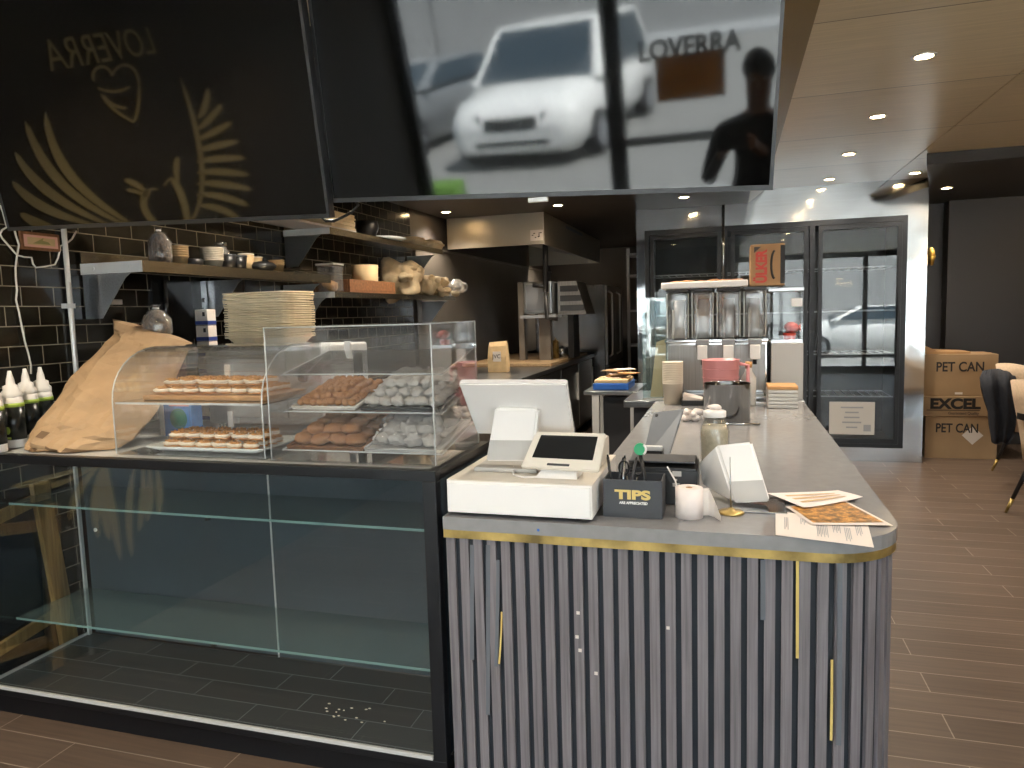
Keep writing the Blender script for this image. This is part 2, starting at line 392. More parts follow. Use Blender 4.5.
# storefront behind the viewer
b = B()
b.box(-2.75, 4.6, FR-.1, FR, 2.45, 2.62)
struct('wall_front', b, 'walldark')
for i, (x0, x1) in enumerate(((-2.70, -2.62), (-.97, -.83), (.98, 1.06), (2.60, 2.68), (4.42, 4.5))):
    b = B(); b.box(x0, x1, FR-.1, FR, 0, 2.45); struct('trim_mullion_%d' % (i+1), b, 'blackm')
for i, (x0, x1) in enumerate(((-2.62, -.97), (-.83, .98), (1.06, 2.60), (2.68, 4.42))):
    b = B(); b.box(x0, x1, FR-.09, FR-.01, 0, .14); b.box(x0, x1, FR-.09, FR-.01, 2.38, 2.45)
    if i == 1: b.box(x0, x1, FR-.09, FR-.01, .98, 1.04)
    w = struct('window_%d' % (i+1), b, 'blackm')
    g = B(); g.box(x0, x1, FR-.055, FR-.045, .14, 2.38); obj('pane', g, 'glass', w)

# outside: pavement, street, kerb, facade opposite
b = B(); b.box(-40, 40, -4.6, FR-.1, -.12, -.02); struct('pavement', b, 'concrete')
b = B(); b.box(-40, 40, -24, -4.6, -.2, -.13); struct('street', b, 'asphalt')
b = B(); b.box(-40, 40, -28, -24, -.2, -.02); struct('pavement_opposite', b, 'concrete')
b = B()
for i in range(9):
    x = -36+i*8
    b.box(x, x+7.9, -30, -28, -.02, 5+(i*37 % 5))
struct('exterior_facade', b, 'brickout')

# ================================================================== LIGHT
w = bpy.data.worlds.new('world'); S.world = w; w.use_nodes = True
bg = w.node_tree.nodes['Background']; bg.inputs[0].default_value = (.74, .87, 1.0, 1); bg.inputs[1].default_value = 2.4
sun = bpy.data.lights.new('sun', 'SUN'); sun.energy = 24; sun.angle = .02; sun.color = (1, .98, .95)
so = bpy.data.objects.new('sun', sun); COL.objects.link(so)
so.rotation_euler = V((-.45, -.25, -.86)).to_track_quat('-Z', 'Y').to_euler()
pl = bpy.data.lights.new('storefront_portal', 'AREA'); pl.shape = 'RECTANGLE'; pl.size = 7.1; pl.size_y = 2.35; pl.energy = 1
pl.cycles.is_portal = True
po = bpy.data.objects.new('storefront_portal', pl); COL.objects.link(po); po.location = (.9, FR-.12, 1.25)
po.rotation_euler = V((0, 1, 0)).to_track_quat('-Z', 'Z').to_euler()

def downlight(x, y, z, label, first=[None], e=26, col=(1, .88, .72)):
    if first[0] is None:
        t = thing('recessed_downlight', label, 'ceiling light', (x, y, z), 0, 'recessed downlights')
        b = B(); b.lathe([(.036, -.004), (.040, -.006), (.050, -.004), (.052, 0), (.036, 0), (.036, -.004)], (x, y, z)); obj('trim_ring', b, 'alu', t)
        b = B(); b.lathe([(0, -.003), (.036, -.003), (.036, -.001), (0, -.001)], (x, y, z)); obj('lens', b, 'lamp', t)
        first[0] = t
    else: t = dup(first[0], TR(x, y, z), label)
    l = bpy.data.lights.new('downlight_beam', 'SPOT'); l.energy = e; l.spot_size = 2.3; l.spot_blend = .8; l.shadow_soft_size = .04; l.color = col
    lo = bpy.data.objects.new('downlight_beam', l); COL.objects.link(lo); lo.location = (x, y, z-.02)
for (x, y, nm) in ((.80, 3.62, 'largest warm recessed downlight in plank ceiling, nearest the dark screens'),
                   (.80, 4.65, 'second warm recessed downlight along plank ceiling, counting away from the big one'),
                   (.80, 5.70, 'third warm recessed downlight along plank ceiling, just before the steel wall ones'),
                   (.80, 6.75, 'small warm recessed downlight close above the steel panel over the fridges'),
                   (1.45, 6.76, 'small warm recessed downlight above the narrow steel strip right of the fridges')):
    downlight(x, y, 2.48, nm)
downlight(1.789, 7.183, 2.398, 'dim warm recessed downlight in the dark ceiling above the cardboard boxes')
for (x, y, nm) in ((-2.50, 6.26, 'warm recessed downlight in dark soffit above the kitchen wall shelves'),
                   (-1.465, 6.34, 'warm recessed downlight in dark soffit in front of the steel hood'),
                   (-.381, 6.416, 'warm recessed downlight in dark soffit near the left fridge door')):
    downlight(x, y, 2.37, nm, e=30)
for (x, y, z) in ((.8, 2.6, 2.48), (.8, 1.55, 2.48), (.8, .5, 2.48), (-1.9, .6, 2.48), (-.6, .6, 2.48)):  # unseen lamps added for front light; the first three extend the visible row
    downlight(x, y, z, 'recessed downlight added in the ceiling over the shop front, above the picture', e=14, col=(1, .96, .92))
for (x, y, z) in ((-2.1, 1.0, 2.48), (-2.1, -.2, 2.48)):  # unseen lamps added so the mural shows brighter in the screen
    downlight(x, y, z, 'warm recessed downlight added to brighten the bird mural wall, above the picture', e=34, col=(1, .85, .62))
for (x, y, z) in ((-1.9, 3.1, 2.37), (-.8, 3.1, 2.37), (-1.9, 4.6, 2.37), (-.6, 4.6, 2.37), (-1.3, 5.2, 2.37), (-2.2, 7.4, 2.366), (-2.2, 9.75, 2.366)):  # unseen soffit lamps added to fill the shelves and kitchen with light
    downlight(x, y, z, 'warm recessed downlight added to the dark soffit as unseen fill', e=34, col=(1, .9, .76))
pp = None  # first lamp inferred from glare, the other two added to light the ceiling
for (x, y, z) in ((2.75, 2.3, 2.02), (3.0, 4.1, 2.05), (3.5, 6.0, 2.05)):
    if pp is None:
        pp = thing('unseen_globe_pendant', 'warm glass globe pendant lamp added over the dining side, outside the picture', 'pendant lamp', (x, y, z), 0, 'unseen globe pendants')
        b = B(); b.blob((x, y, z), .11, .11, .11, 20); obj('globe', b, emit('opal_globe', 'ffd9a8', 9), pp)
        b = B(); b.cyl((x, y, z+.10), (x, y, z+.14), .03, seg=14); b.cyl((x, y, z+.13), (x, y, 2.478), .004, seg=8); obj('cord', b, 'brass', pp)
    else: dup(pp, TR(x, y, z))
    l = bpy.data.lights.new('unseen_pendant_bulb', 'POINT'); l.energy = 8; l.shadow_soft_size = .12; l.color = (1, .80, .55)
    lo = bpy.data.objects.new('unseen_pendant_bulb', l); COL.objects.link(lo); lo.location = (x, y, z-.0)

# ================================================================== FRIDGE WALL
doors = [(-.776, -.05), (-.045, .698), (.703, 1.452)]
fr = thing('glass_door_fridge', 'black framed triple glass door fridge built into the polished steel wall', 'fridge', (.34, 7.1, .13))
b = B()
b.box(-.785, 1.465, 7.035, 7.075, 2.125, 2.17); b.box(-.785, 1.465, 7.035, 7.075, .13, .165)
for x0, x1 in ((-.785, -.745), (-.068, -.028), (.68, .722), (1.425, 1.465)): b.box(x0, x1, 7.035, 7.075, .165, 2.125)
obj('frame', b, 'blackm', fr)
b = B(); b.box(-.785, 1.465, 7.86, 7.9, .13, 2.17); b.box(-.785, -.765, 7.125, 7.86, .13, 2.17); b.box(1.445, 1.465, 7.125, 7.86, .13, 2.17); b.box(-.765, 1.445, 7.125, 7.86, .13, .15); b.box(-.765, 1.445, 7.125, 7.86, 2.15, 2.17)
obj('cabinet_interior', b, 'black', fr)
for z in (.55, .95, 1.35, 1.75):
    b = B()
    b.box(-.76, 1.44, 7.35, 7.362, z, z+.012); b.box(-.76, 1.44, 7.845, 7.857, z, z+.012)
    for i in range(30): b.box(-.76+i*.0755, -.754+i*.0755, 7.36, 7.85, z+.003, z+.009)
    obj('wire_shelf', b, 'grey', fr)
for i, (x0, x1) in enumerate(doors):
    d = B(); x0 += .045; x1 -= .035
    for a in ((x0, x0+.035, .172, 2.118), (x1-.035, x1, .172, 2.118)): d.box(a[0], a[1], 7.0, 7.034, a[2], a[3])
    d.box(x0+.035, x1-.035, 7.0, 7.034, 2.08, 2.118); d.box(x0+.035, x1-.035, 7.0, 7.034, .172, .215)
    dr = obj('door', d, 'blackm', fr)
    g = B(); g.box(x0+.035, x1-.035, 7.012, 7.02, .215, 2.08); obj('glass_pane', g, 'glass', dr)
    h = B(); hx = x1-.02 if i != 1 else x0+.02
    h.box(hx-.012, hx+.012, 6.965, 6.98, .85, 1.45, .004); h.box(hx-.008, hx+.008, 6.98, 7.0, .87, .9); h.box(hx-.008, hx+.008, 6.98, 7.0, 1.4, 1.43)
    obj('handle', h, 'blackm', dr)
# notice taped inside the right fridge door
nt = thing('paper_notice', 'white printed notice low on the right fridge door, beside the counter end', 'notice', (1.02, 7.0, .30))
p0, p1 = ony(829, 434, 7.008), ony(875, 402, 7.008)
b = B(); b.box(p0.x, p1.x, 7.0075, 7.0115, p0.z, p1.z); obj('sheet', b, 'lightgrey', nt)
b = B()
for k, wd in enumerate((.5, .3, .34, .42, .25)):
    z = p1.z-.05-k*.045; cx_ = (p0.x+p1.x)/2; hw = (p1.x-p0.x)*wd/2
    b.box(cx_-hw, cx_+hw, 7.0065, 7.0075, z-.008, z+.006)
b.box(p1.x-.09, p1.x-.03, 7.0065, 7.0075, p0.z+.03, p0.z+.09); obj('printed_lines', b, 'grey', nt)

# conduit on mirror wall, small wall flower
b = B(); b.cyl((-.065, 6.99, 1.42), (-.065, 6.99, 2.36), .012)
tag(obj('steel_pipe', b, 'steelz'), 'thin vertical steel pipe in front of the left fridge door', 'pipe')
b = B()
c = V((1.66, 7.2, 1.82))
for k in range(7):
    a = k*PI*2/7; b.blob(c+V((.03, .035*math.cos(a), .045*math.sin(a))), .022, .03, .035, 8, .3, 30, seed=k)
b.blob(c+V((.045, 0, 0)), .02, .02, .02, 8); b.cyl(c+V((-.035, 0, 0)), c+V((.02, 0, 0)), .008)
tag(obj('wall_light', b, 'gold'), 'small gold flower wall light at the edge of the dark alcove', 'wall light')

# ================================================================== ALCOVE BOXES
def carton(name, label, x0, x1, y0, y1, z0, z1, mat='card'):
    t = thing(name, label, 'box', ((x0+x1)/2, (y0+y1)/2, z0))
    b = B(); b.box(x0, x1, y0, y1, z0, z1, .004); obj('body', b, mat, t)
    b = B(); b.box(x0-.001, x1+.001, (y0+y1)/2-.025, (y0+y1)/2+.025, z1, z1+.001); b.box(x0-.001, x0, (y0+y1)/2-.025, (y0+y1)/2+.025, z1-.07, z1); obj('packing_tape', b, 'tan', t)
    return t
t = carton('cardboard_box', 'bottom cardboard box on the floor reading PET CAN, with a white diamond label', 1.70, 2.275, 7.3, 7.7, 0, .384)
text('PET CAN', (1.955, 7.298, .275), (1, 0, 0), (0, 0, 1), .115, 'ink', parent=t, width=.335, bold=.002)
b = B(); cx_, cz_ = 2.08, .215
b.quad([(cx_, 7.2975, cz_-.085), (cx_+.085, 7.2975, cz_), (cx_, 7.2975, cz_+.085), (cx_-.085, 7.2975, cz_)]); obj('diamond_label', b, 'paper', t)
t = carton('cardboard_box', 'flat cardboard box reading EXCEL, between the two PET CAN boxes', 1.672, 2.268, 7.29, 7.7, .388, .568)
text('EXCEL', (1.93, 7.288, .497), (1, 0, 0), (0, 0, 1), .125, 'ink', parent=t, width=.40, bold=.006)
text('Guaranteed Quality', (2.0, 7.288, .415), (1, 0, 0), (0, 0, 1), .035, 'ink', 'small_lettering', t, .24)
b = B(); b.box(1.705, 2.13, 7.2872, 7.2882, .44, .446); obj('printed_rule', b, 'ink', t)
t = carton('cardboard_box', 'upper cardboard box reading PET CAN, standing on the EXCEL box', 1.680, 2.262, 7.3, 7.7, .571, .945)
text('PET CAN', (1.965, 7.298, .83), (1, 0, 0), (0, 0, 1), .12, 'ink', parent=t, width=.375, bold=.002)
b = B(); b.box(1.93, 1.99, 7.2972, 7.298, .585, .605); obj('torn_tape', b, 'paper', t)
b = B(); b.hexa([(1.69, 7.32, .949), (2.05, 7.32, .949), (2.05, 7.6, .949), (1.69, 7.6, .949), (1.69, 7.32, .975), (2.05, 7.32, .968), (2.05, 7.6, .968), (1.69, 7.6, .985)])
b.hexa([(1.70, 7.33, .9755), (1.79, 7.33, .974), (1.79, 7.45, .976), (1.70, 7.45, .978), (1.66, 7.33, 1.01), (1.70, 7.33, 1.02), (1.70, 7.45, 1.02), (1.66, 7.45, 1.01)])
tag(obj('flattened_box', b, 'cardshade'), 'flattened piece of cardboard lying on top of the box stack', 'cardboard')

# ================================================================== CHAIRS
def tub_chair(label, x, y, rz):
    t = thing('dining_chair', label, 'chair', (x, y, 0), rz)
    W = WM[t.name]
    def P(*a): return W @ V(a)
    b = B(); rings = []
    for k in range(8):
        f = k/7; z = .40+.09*math.sin(f*PI*.5); rr = .215*(1 if f < .8 else 1-.25*(f-.8)/.2)
        rings.append([P(rr*math.cos(a), rr*1.05*math.sin(a), z) for a in (2*PI*i/28 for i in range(28))])
    b.loft(rings); obj('seat', b, 'velvet', t)
    b = B(); inner, outer = [], []      # shell wraps the rear, open to local -y
    n = 25; prof = [(0, 0), (.25, .02), (.5, .045), (.75, .075), (1, .10)]
    def shell(off):
        g = []
        for i in range(n):
            a = -0.15*PI+1.3*PI*i/(n-1); s = math.sin((i/(n-1))*PI)
            top = .60+.32*s**.7
            g.append([P((.235+pf*.6+off)*math.cos(a), (.235+pf+off)*math.sin(a), .37+(top-.37)*f) for f, pf in prof])
        return g
    A, O = shell(0), shell(.035)
    ring = [A[i]+O[i][::-1] for i in range(n)]
    b.loft(ring); obj('backrest', b, 'velvet', t)
    for sx in (-1, 1):
        for sy in (-1, 1):
            b = B(); p0, p1 = P(sx*.15, sy*.15, .395), P(sx*.225, sy*.225, .10); p2 = P(sx*.25, sy*.25, 0)
            b.cyl(p0, p1, .017, .012, 12); l = obj('leg', b, 'black', t)
            b = B(); b.cyl(p1, p2, .0125, .009, 12); obj('brass_tip', b, 'brass', l)
    b = B(); q = [P(.08*s-.02, .378, z) for s, z in ((-1, .74), (1, .74), (1, .70), (-1, .70))]
    return t, P
ch, P = tub_chair('cream velvet tub chair with black brass tipped legs, nearest at the right edge', 2.09, 5.32, PI*.62)
b = B(); W = WM[ch.name]
for i in range(8):
    a0, a1 = .40*PI+i*.035*PI, .40*PI+(i+1)*.035*PI
    f = .335; b.hexa([W @ V(((f-.03+o)*math.cos(a), (f+o)*math.sin(a), z)) for z in (.66, .70) for a, o in ((a0, .0), (a1, .0), (a1, .008), (a0, .008))])
obj('rear_handle', b, 'black', ch)
ch2, P2 = tub_chair('cream velvet tub chair behind the nearer one, a dark jacket over its back', 2.42, 6.68, PI*.62)
# jacket slung over the second chair's back
def draped(label):
    rows = []
    L = [(983, 372), (1000, 369.5), (1016, 370)]
    pts = [(984, 1014, 371, 6.60), (981, 1016, 378, 6.42), (982, 1017, 388, 6.38), (985, 1017, 400, 6.37), (989, 1017, 412, 6.36), (990, 1016, 425, 6.36), (992, 1014, 436, 6.36), (993, 1010, 443, 6.37)]
    b = B(); rings = []
    for k, (x0, x1, y, Y) in enumerate(pts):
        front, back = [], []
        for i in range(13):
            f = i/12; x = x0+(x1-x0)*f
            wob = .03*math.sin(f*14+k*.5)+.015*math.sin(f*29+k)
            p = ony(x, y-2*math.sin(f*PI)*(k < 2)+1.5*math.sin(f*9)*(k == 7), Y+wob)
            front.append(p); back.append(p+V((0, .035, 0)))
        rings.append(front+back[::-1])
    b.loft(rings); return b
tag(obj('jacket', draped(''), 'navy'), 'dark navy jacket hanging over the back of the rear chair', 'jacket')

# ================================================================== KITCHEN WALL SHELVES
def wall_shelf(label, y0, y1, z0, z1, xf, ny, plate=True):
    t = thing('steel_wall_shelf', label, 'shelf', (-2.69, y0, z0), 0, 'steel shelves on the tiled wall')
    b = B(); b.box(-2.69, xf, y0, y1, z1-.006, z1); b.box(xf-.006, xf, y0, y1, z0, z1-.006); b.box(-2.69, -2.684, y0, y1, z1, z1+.05); obj('shelf_board', b, 'steelwarm', t)
    b = B(); b.box(-2.69, xf-.001, y0-.003, y0, z0, z1-.001)
    for x in (-2.62, -2.43): b.cyl((x, y0-.006, (z0+z1)/2), (x, y0-.003, (z0+z1)/2), .008, mi=0)
    obj('end_plate', b, 'alu', t)
    for k in range(ny):
        y = y0+.005+(y1-y0-.02)*k/(ny-1)
        b = B(); b.prism([(-2.69, y, z0-.001), (xf-.07, y, z0-.001), (xf-.10, y, z0-.02), (-2.60, y, z0-.19), (-2.69, y, z0-.19)], (0, .003, 0)); b.box(-2.69, -2.66, y+.003, y+.03, z0-.19, z0-.001)
        obj('bracket', b, 'steel', t)
    return t
wall_shelf('long lower steel wall shelf behind the kraft bag, loaded with bowls and cups', 2.47, 3.96, 1.642, 1.69, -2.36, 3)
wall_shelf('upper steel wall shelf under the screens, carrying takeaway lids', 3.98, 5.80, 1.945, 1.985, -2.36, 2)
wall_shelf('steel wall shelf holding the wicker tray and bread bags', 4.00, 6.06, 1.555, 1.592, -2.36, 2)

# black board, steel strips on the tiled wall under the first shelf
b = B(); b.box(-2.699, -2.685, 2.86, 3.26, 1.34, 1.638); b.box(-2.685, -2.655, 2.86, 3.26, 1.34, 1.35); b.cyl((-2.675, 2.93, 1.35), (-2.675, 2.93, 1.638), .012)
tag(obj('black_wall_panel', b, 'blackgloss'), 'black glossy panel on the wall below the lower steel shelf', 'panel')
b = B(); b.box(-2.699, -2.688, 3.22, 3.26, 1.42, 1.64)
b = B(); p = onx(201, 280, -2.66); b.box(-2.684, -2.655, p.y-.012, p.y+.03, 1.50, 1.638); b.cyl((-2.655, p.y+.01, 1.54), (-2.645, p.y+.01, 1.54), .012); b.box(-2.684, -2.655, p.y-.01, p.y+.028, 1.45, 1.495)
tag(obj('steel_bracket', b, 'steelz'), 'short vertical steel bracket with a bolt on the black wall panel', 'bracket')

# worktop bench behind the case with the steel oven, cartons
bn = thing('steel_bench', 'steel prep bench along the tiled wall behind the display case', 'bench', (-2.1, 3.1, 0))
b = B(); b.box(-2.69, -1.62, 2.62, 3.7, .91, .95, .006); obj('top', b, 'steel', bn)
for x, y in ((-2.65, 2.66), (-1.66, 2.66), (-2.65, 3.66), (-1.66, 3.66)):
    b = B(); b.box(x-.02, x+.02, y-.02, y+.02, 0, .91); obj('leg', b, 'steelz', bn)
b = B(); b.box(-2.64, -1.67, 2.66, 3.66, .25, .27); obj('lower_shelf', b, 'steel', bn)
ov = thing('countertop_oven', 'grey steel countertop oven behind the curved pastry case', 'oven', (-1.95, 2.85, .95))
b = B(); b.box(-2.24, -1.655, 2.66, 3.08, .97, 1.310, .012); obj('body', b, 'palegrey', ov)
for x in (-2.2, -1.7):
    for y in (2.70, 3.04): b = B(); b.cyl((x, y, .951), (x, y, .972), .015, seg=12); obj('foot', b, 'black', ov)
b = B(); b.box(-2.20, -1.82, 2.645, 2.66, 1.0, 1.29, .006); d = obj('door', b, 'palegrey', ov)
b = B(); b.box(-2.18, -1.84, 2.615, 2.63, 1.26, 1.275, .004); b.box(-2.17, -2.16, 2.63, 2.646, 1.262, 1.273); b.box(-1.86, -1.85, 2.63, 2.646, 1.262, 1.273); obj('handle', b, 'steelx', d)
for z in (1.08, 1.18): b = B(); b.cyl((-1.735, 2.66, z), (-1.735, 2.64, z), .022); obj('knob', b, 'black', ov)

# stacked fibre takeaway trays on the oven
base = V((-1.985, 2.80, 1.364))
def tray_mesh(sx=.162, sy=.125, h=.042, fl=.75):
    b = B(); rings = []
    def rr(hx, hy, z, r=.025):
        pts = []
        for cx_, cy_, a0 in ((hx-r, hy-r, 0), (-hx+r, hy-r, PI/2), (-hx+r, -hy+r, PI), (hx-r, -hy+r, 1.5*PI)):
            for k in range(4): a = a0+k*PI/6; pts.append(V((cx_+r*math.cos(a), cy_+r*math.sin(a), z)))
        return pts
    prof = [(fl, 0), (.93, h*.82), (1, h*.84), (1, h), (.90, h), (fl*.95, .006)]
    b.loft([rr(sx*s, sy*s, z) for s, z in prof]); return b
tr0 = None; z = 1.312
for k in range(20):
    lab = 'beige fibre takeaway tray in the tall stack on the oven, behind the curved pastry case'
    W = TR(base.x+random.uniform(-.004, .004), base.y+random.uniform(-.004, .004), z+k*.0102, random.uniform(-.02, .02), random.uniform(-.008, .008), random.uniform(-.008, .008))
    if tr0 is None:
        tr0 = obj('takeaway_tray', tray_mesh(), 'pulp'); tr0.matrix_world = W; WM[tr0.name] = W
        tag(tr0, lab, 'takeaway tray', 'stacked fibre takeaway trays')
    else: dup(tr0, W)
# carton stack
c0 = None
for k in range(7):
    W = TR(-2.42, 2.90, .951+k*.0765+.0)
    nm = ['lowest', 'second from bottom', 'third from bottom', 'middle', 'third from top', 'second from top', 'topmost'][k]
    lab = nm+' of the small white and blue cartons stacked beside the black wall panel'
    if c0 is None:
        c0 = thing('small_carton', lab, 'carton', (0, 0, 0), 0, 'small white and blue cartons')
        b = B(); b.box(-.035, .035, -.03, .03, 0, .074, .002); obj('body', b, 'paper', c0)
        b = B(); b.box(-.0355, .0355, -.0305, .0305, .002, .02); obj('blue_band', b, 'navyprint', c0)
        b = B(); b.box(.008, .022, -.031, -.03, .042, .062); obj('printed_mark', b, 'ink', c0)
        c0.location = W.to_translation(); WM[c0.name] = W
    else: dup(c0, W, lab)

# items on the lower shelf (z 1.69)
def shelf_item(fn, px, X, z, name, label, cat, mat, group=None, parts=()):
    p = onz(px, 300, z) if False else None
def at_shelf(px, py, X=-2.50): return onx(px, py, X)
Z1 = 1.691
def place(px, X, z):     # point on the shelf whose picture column is px
    lo, hi = 1.5, 7.5
    for _ in range(40):
        m = (lo+hi)/2; v = V((X, m, z))-CAM; x = 512+FPX*v.dot(cr)/v.dot(cf)
        if x < px: lo = m
        else: hi = m
    return V((X, m, z))
def bowl_stack(px, n, r, h, label, mat, X=-2.47, z=Z1, pitch=.011, group=None, name='paper_bowl', taper=.78):
    c = place(px, X, z)
    first = None
    for k in range(n):
        W = TR(c.x, c.y, z+k*pitch)
        if first is None:
            b = B(); b.lathe([(0, 0), (r*taper, 0), (r, h), (r+.003, h), (r+.003, h-.003), (r-.002, h-.004), (r*taper-.002, .003), (0, .003)], (0, 0, 0), 20); first = obj(name, b, mat)
            first.matrix_world = W; WM[first.name] = W; tag(first, label, 'bowl' if 'bowl' in name else 'cup', group)
        else: dup(first, W)
def nut_bag(name, label, c, rx, h, mat='nutcrumb'):
    t = thing(name, label, 'bag', c)
    b = B(); b.lathe([(0, 0), (rx*.8, .004), (rx, h*.2), (rx*.95, h*.6), (rx*.5, h*.85), (rx*.1, h*.95)], c, 16, sy=.7); f = obj('contents', b, mat, t)
    b = B(); b.lathe([(0, -.0), (rx*.86, .0), (rx*1.06, h*.2), (rx*1.02, h*.62), (rx*.56, h*.88), (rx*.16, h*.97), (rx*.3, h*1.05), (rx*.45, h*1.08)], c, 16, sy=.75)
    for v in b.bm.verts: v.co += V((noise.noise(v.co*40), noise.noise(v.co*40+V((5, 5, 5))), 0))*.006
    obj('film', b, 'film', t)
    b = B(); b.cyl(c+V((0, 0, h*.95)), c+V((0, 0, h*.99)), rx*.2, seg=12); obj('tie', b, 'white', t); return t
nut_bag('cellophane_bag', 'clear cellophane bag of dark mixed nuts standing on the lower shelf', place(161, -2.47, Z1), .056, .155, 'darknuts')
bowl_stack(180, 5, .040, .045, 'pale paper bowl in the low stack right of the cellophane nut bag', 'kraftlight', group='short pale bowl stack')
c = place(193, -2.47, Z1); b = B(); b.lathe([(0, 0), (.045, 0), (.05, .01), (.05, .03), (.043, .036), (.0, .038)], c, 20); tag(obj('round_container', b, 'black'), 'low black round container between the two pale bowl stacks', 'container')
bowl_stack(213, 8, .052, .04, 'pale paper bowl in the taller stack near the shelf middle', 'cup', group='tall pale bowl stack', pitch=.0085)
c = place(222, -2.58, Z1); g = thing('glass_jar', 'small round glass jar behind the pale paper bowls', 'jar', c)
b = B(); b.lathe([(0, 0), (.035, 0), (.045, .03), (.045, .1), (.03, .12), (.03, .13), (.027, .13), (.027, .118), (.042, .098), (.042, .03), (0, .004)], c, 20); obj('body', b, 'film', g)
b = B(); b.lathe([(0, .131), (.033, .131), (.033, .15), (0, .152)], c, 20); obj('lid', b, 'steelz', g)
for px, lab in ((228, 'left black cup in the pair beside the tall pale bowl stack'), (239, 'right black cup in the pair beside the tall pale bowl stack')):
    c = place(px, -2.47, Z1); t = thing('black_cup', lab, 'cup', c)
    b = B(); b.lathe([(0, 0), (.036, 0), (.043, .07), (.040, .07), (.034, .004), (0, .004)], c, 20); obj('body', b, 'black', t)
    b = B(); b.lathe([(.0435, .066), (.046, .07), (.0435, .075), (.039, .073), (.0435, .066)], c, 20); obj('rim', b, 'darkgrey', t)
for px, lab in ((247, 'beige paper cup leaning left beside the black bowl on the shelf'), (256, 'beige paper cup directly behind the black bowl on the shelf')):
    c = place(px, -2.48 if px < 250 else -2.56, Z1); t = thing('paper_cup', lab, 'cup', c)
    b = B(); b.lathe([(0, 0), (.028, 0), (.04, .085), (.037, .085), (.026, .003), (0, .003)], c, 20); obj('body', b, 'kraftlight', t)
    b = B(); b.lathe([(.0385, .083), (.043, .085), (.0405, .09), (.037, .088), (.0385, .083)], c, 20); obj('rim', b, 'cup', t)
c = place(262, -2.44, Z1); b = B(); b.lathe([(0, 0), (.055, 0), (.075, .02), (.078, .03), (.06, .045), (.02, .052), (0, .052)], c, 24); tag(obj('black_bowl', b, 'black'), 'black lidded oval bowl near the end of the lower shelf', 'bowl')
bowl_stack(277, 3, .042, .05, 'small beige tub in the short stack at the end of the lower shelf', 'kraftlight', group='end tub stack', name='paper_bowl')

# third shelf (z 1.592): clear container, bucket, wicker tray with bread bags
Z3 = 1.593
c = place(331, -2.44, Z3); t = thing('clear_container', 'clear plastic container with snacks at the near end of the tray shelf', 'container', c)
b = B(); b.box(c.x-.06, c.x+.06, c.y-.06, c.y+.06, c.z, c.z+.165, .008); obj('body', b, 'film', t)
b = B(); b.blob(c+V((0, 0, .04)), .05, .05, .035, 12, .4, 30); obj('contents', b, 'nutcrumb', t)
b = B(); b.box(c.x-.066, c.x+.066, c.y-.066, c.y+.066, c.z+.165, c.z+.178, .004); obj('lid', b, 'lightgrey', t)
c0_, c1_ = place(346, -2.40, Z3), place(392, -2.40, Z3)
t = thing('wicker_tray', 'long brown wicker tray on the steel shelf holding paper bread bags', 'tray', ((-2.5), (c0_.y+c1_.y)/2, Z3))
b = B(); b.box(-2.64, -2.37, c0_.y, c1_.y, Z3, Z3+.012); b.box(-2.64, -2.625, c0_.y, c1_.y, Z3+.012, Z3+.085, .004); b.box(-2.385, -2.37, c0_.y, c1_.y, Z3+.012, Z3+.085, .004); b.box(-2.625, -2.385, c0_.y, c0_.y+.015, Z3+.012, Z3+.085, .004); b.box(-2.625, -2.385, c1_.y-.015, c1_.y, Z3+.012, Z3+.085, .004)
obj('basket', b, 'tray', t)
c = place(366, -2.50, Z3+.013); b = B(); b.lathe([(0, 0), (.085, 0), (.095, .19), (.09, .19), (.08, .005), (0, .005)], c, 24); tag(obj('paper_bucket', b, 'kraftlight'), 'grey beige paper bucket standing in the wicker tray', 'bucket')
for k, (px, X, z, rx, rz_, lab, mt) in enumerate(((403, -2.5, Z3+.13, .13, .12, 'large crumpled pale bag of bread rolls at the tray end', 'tubpaper'), (430, -2.44, Z3+.085, .14, .075, 'crumpled paper bread bag drooping over the shelf front edge', 'tubpaper'), (448, -2.48, Z3+.07, .09, .055, 'last crumpled bag at the far end of the tray shelf', 'film'))):
    c = place(px, X, z+.0)
    t = thing('bread_bag', lab, 'bag', c)
    b = B()
    b.blob(c, .12, rx*1.15, rz_*1.15, 32, .9, 11, seed=k+3)
    for q in range(4):
        a_ = random.uniform(0, 6.28); b.blob(c+V((.09, math.cos(a_)*rx*.9, math.sin(a_)*rz_*.6)), .045, .06, .035, 20, 1.1, 22, seed=q+k*5)
    obj('wrapper', b, mt, t)
    b = B()
    for q in range(5): b.blob(c+V((random.uniform(-.05, .05), random.uniform(-.09, .09), random.uniform(-.02, .0)-rz_*.4)), .04, .055, .035, 10, .3, 20, seed=q)
    obj('bread_rolls', b, 'pulp' if k != 1 else 'kraftlight', t)
# upper shelf (z 1.985): carton bundle, black pot, white lids
Z2 = 1.986
c0_, c1_ = place(333, -2.37, Z2), place(357, -2.37, Z2)
t = thing('wrapped_pack', 'pale wrapped pack of paper sheets on the upper shelf next to the screen corner', 'pack', (-2.48, c0_.y, Z2))
b = B(); b.box(-2.60, -2.375, c0_.y-.55, c1_.y, Z2, Z2+.012); obj('backing_sheet', b, 'paper', t)
b = B()
for k in range(9): b.box(-2.60, -2.375-.004*(k % 2), c0_.y, c1_.y-.006*(k % 3), Z2+.013+k*.011, Z2+.023+k*.011, .002)
obj('paper_stack', b, 'pulp', t)
c = place(367, -2.45, Z2); t = thing('black_pot', 'black pot with a wire handle on the upper shelf beside the wrapped pack', 'pot', c)
b = B(); b.lathe([(0, 0), (.06, 0), (.075, .04), (.08, .11), (.075, .11), (.07, .04), (0, .006)], c, 20); obj('body', b, 'black', t)
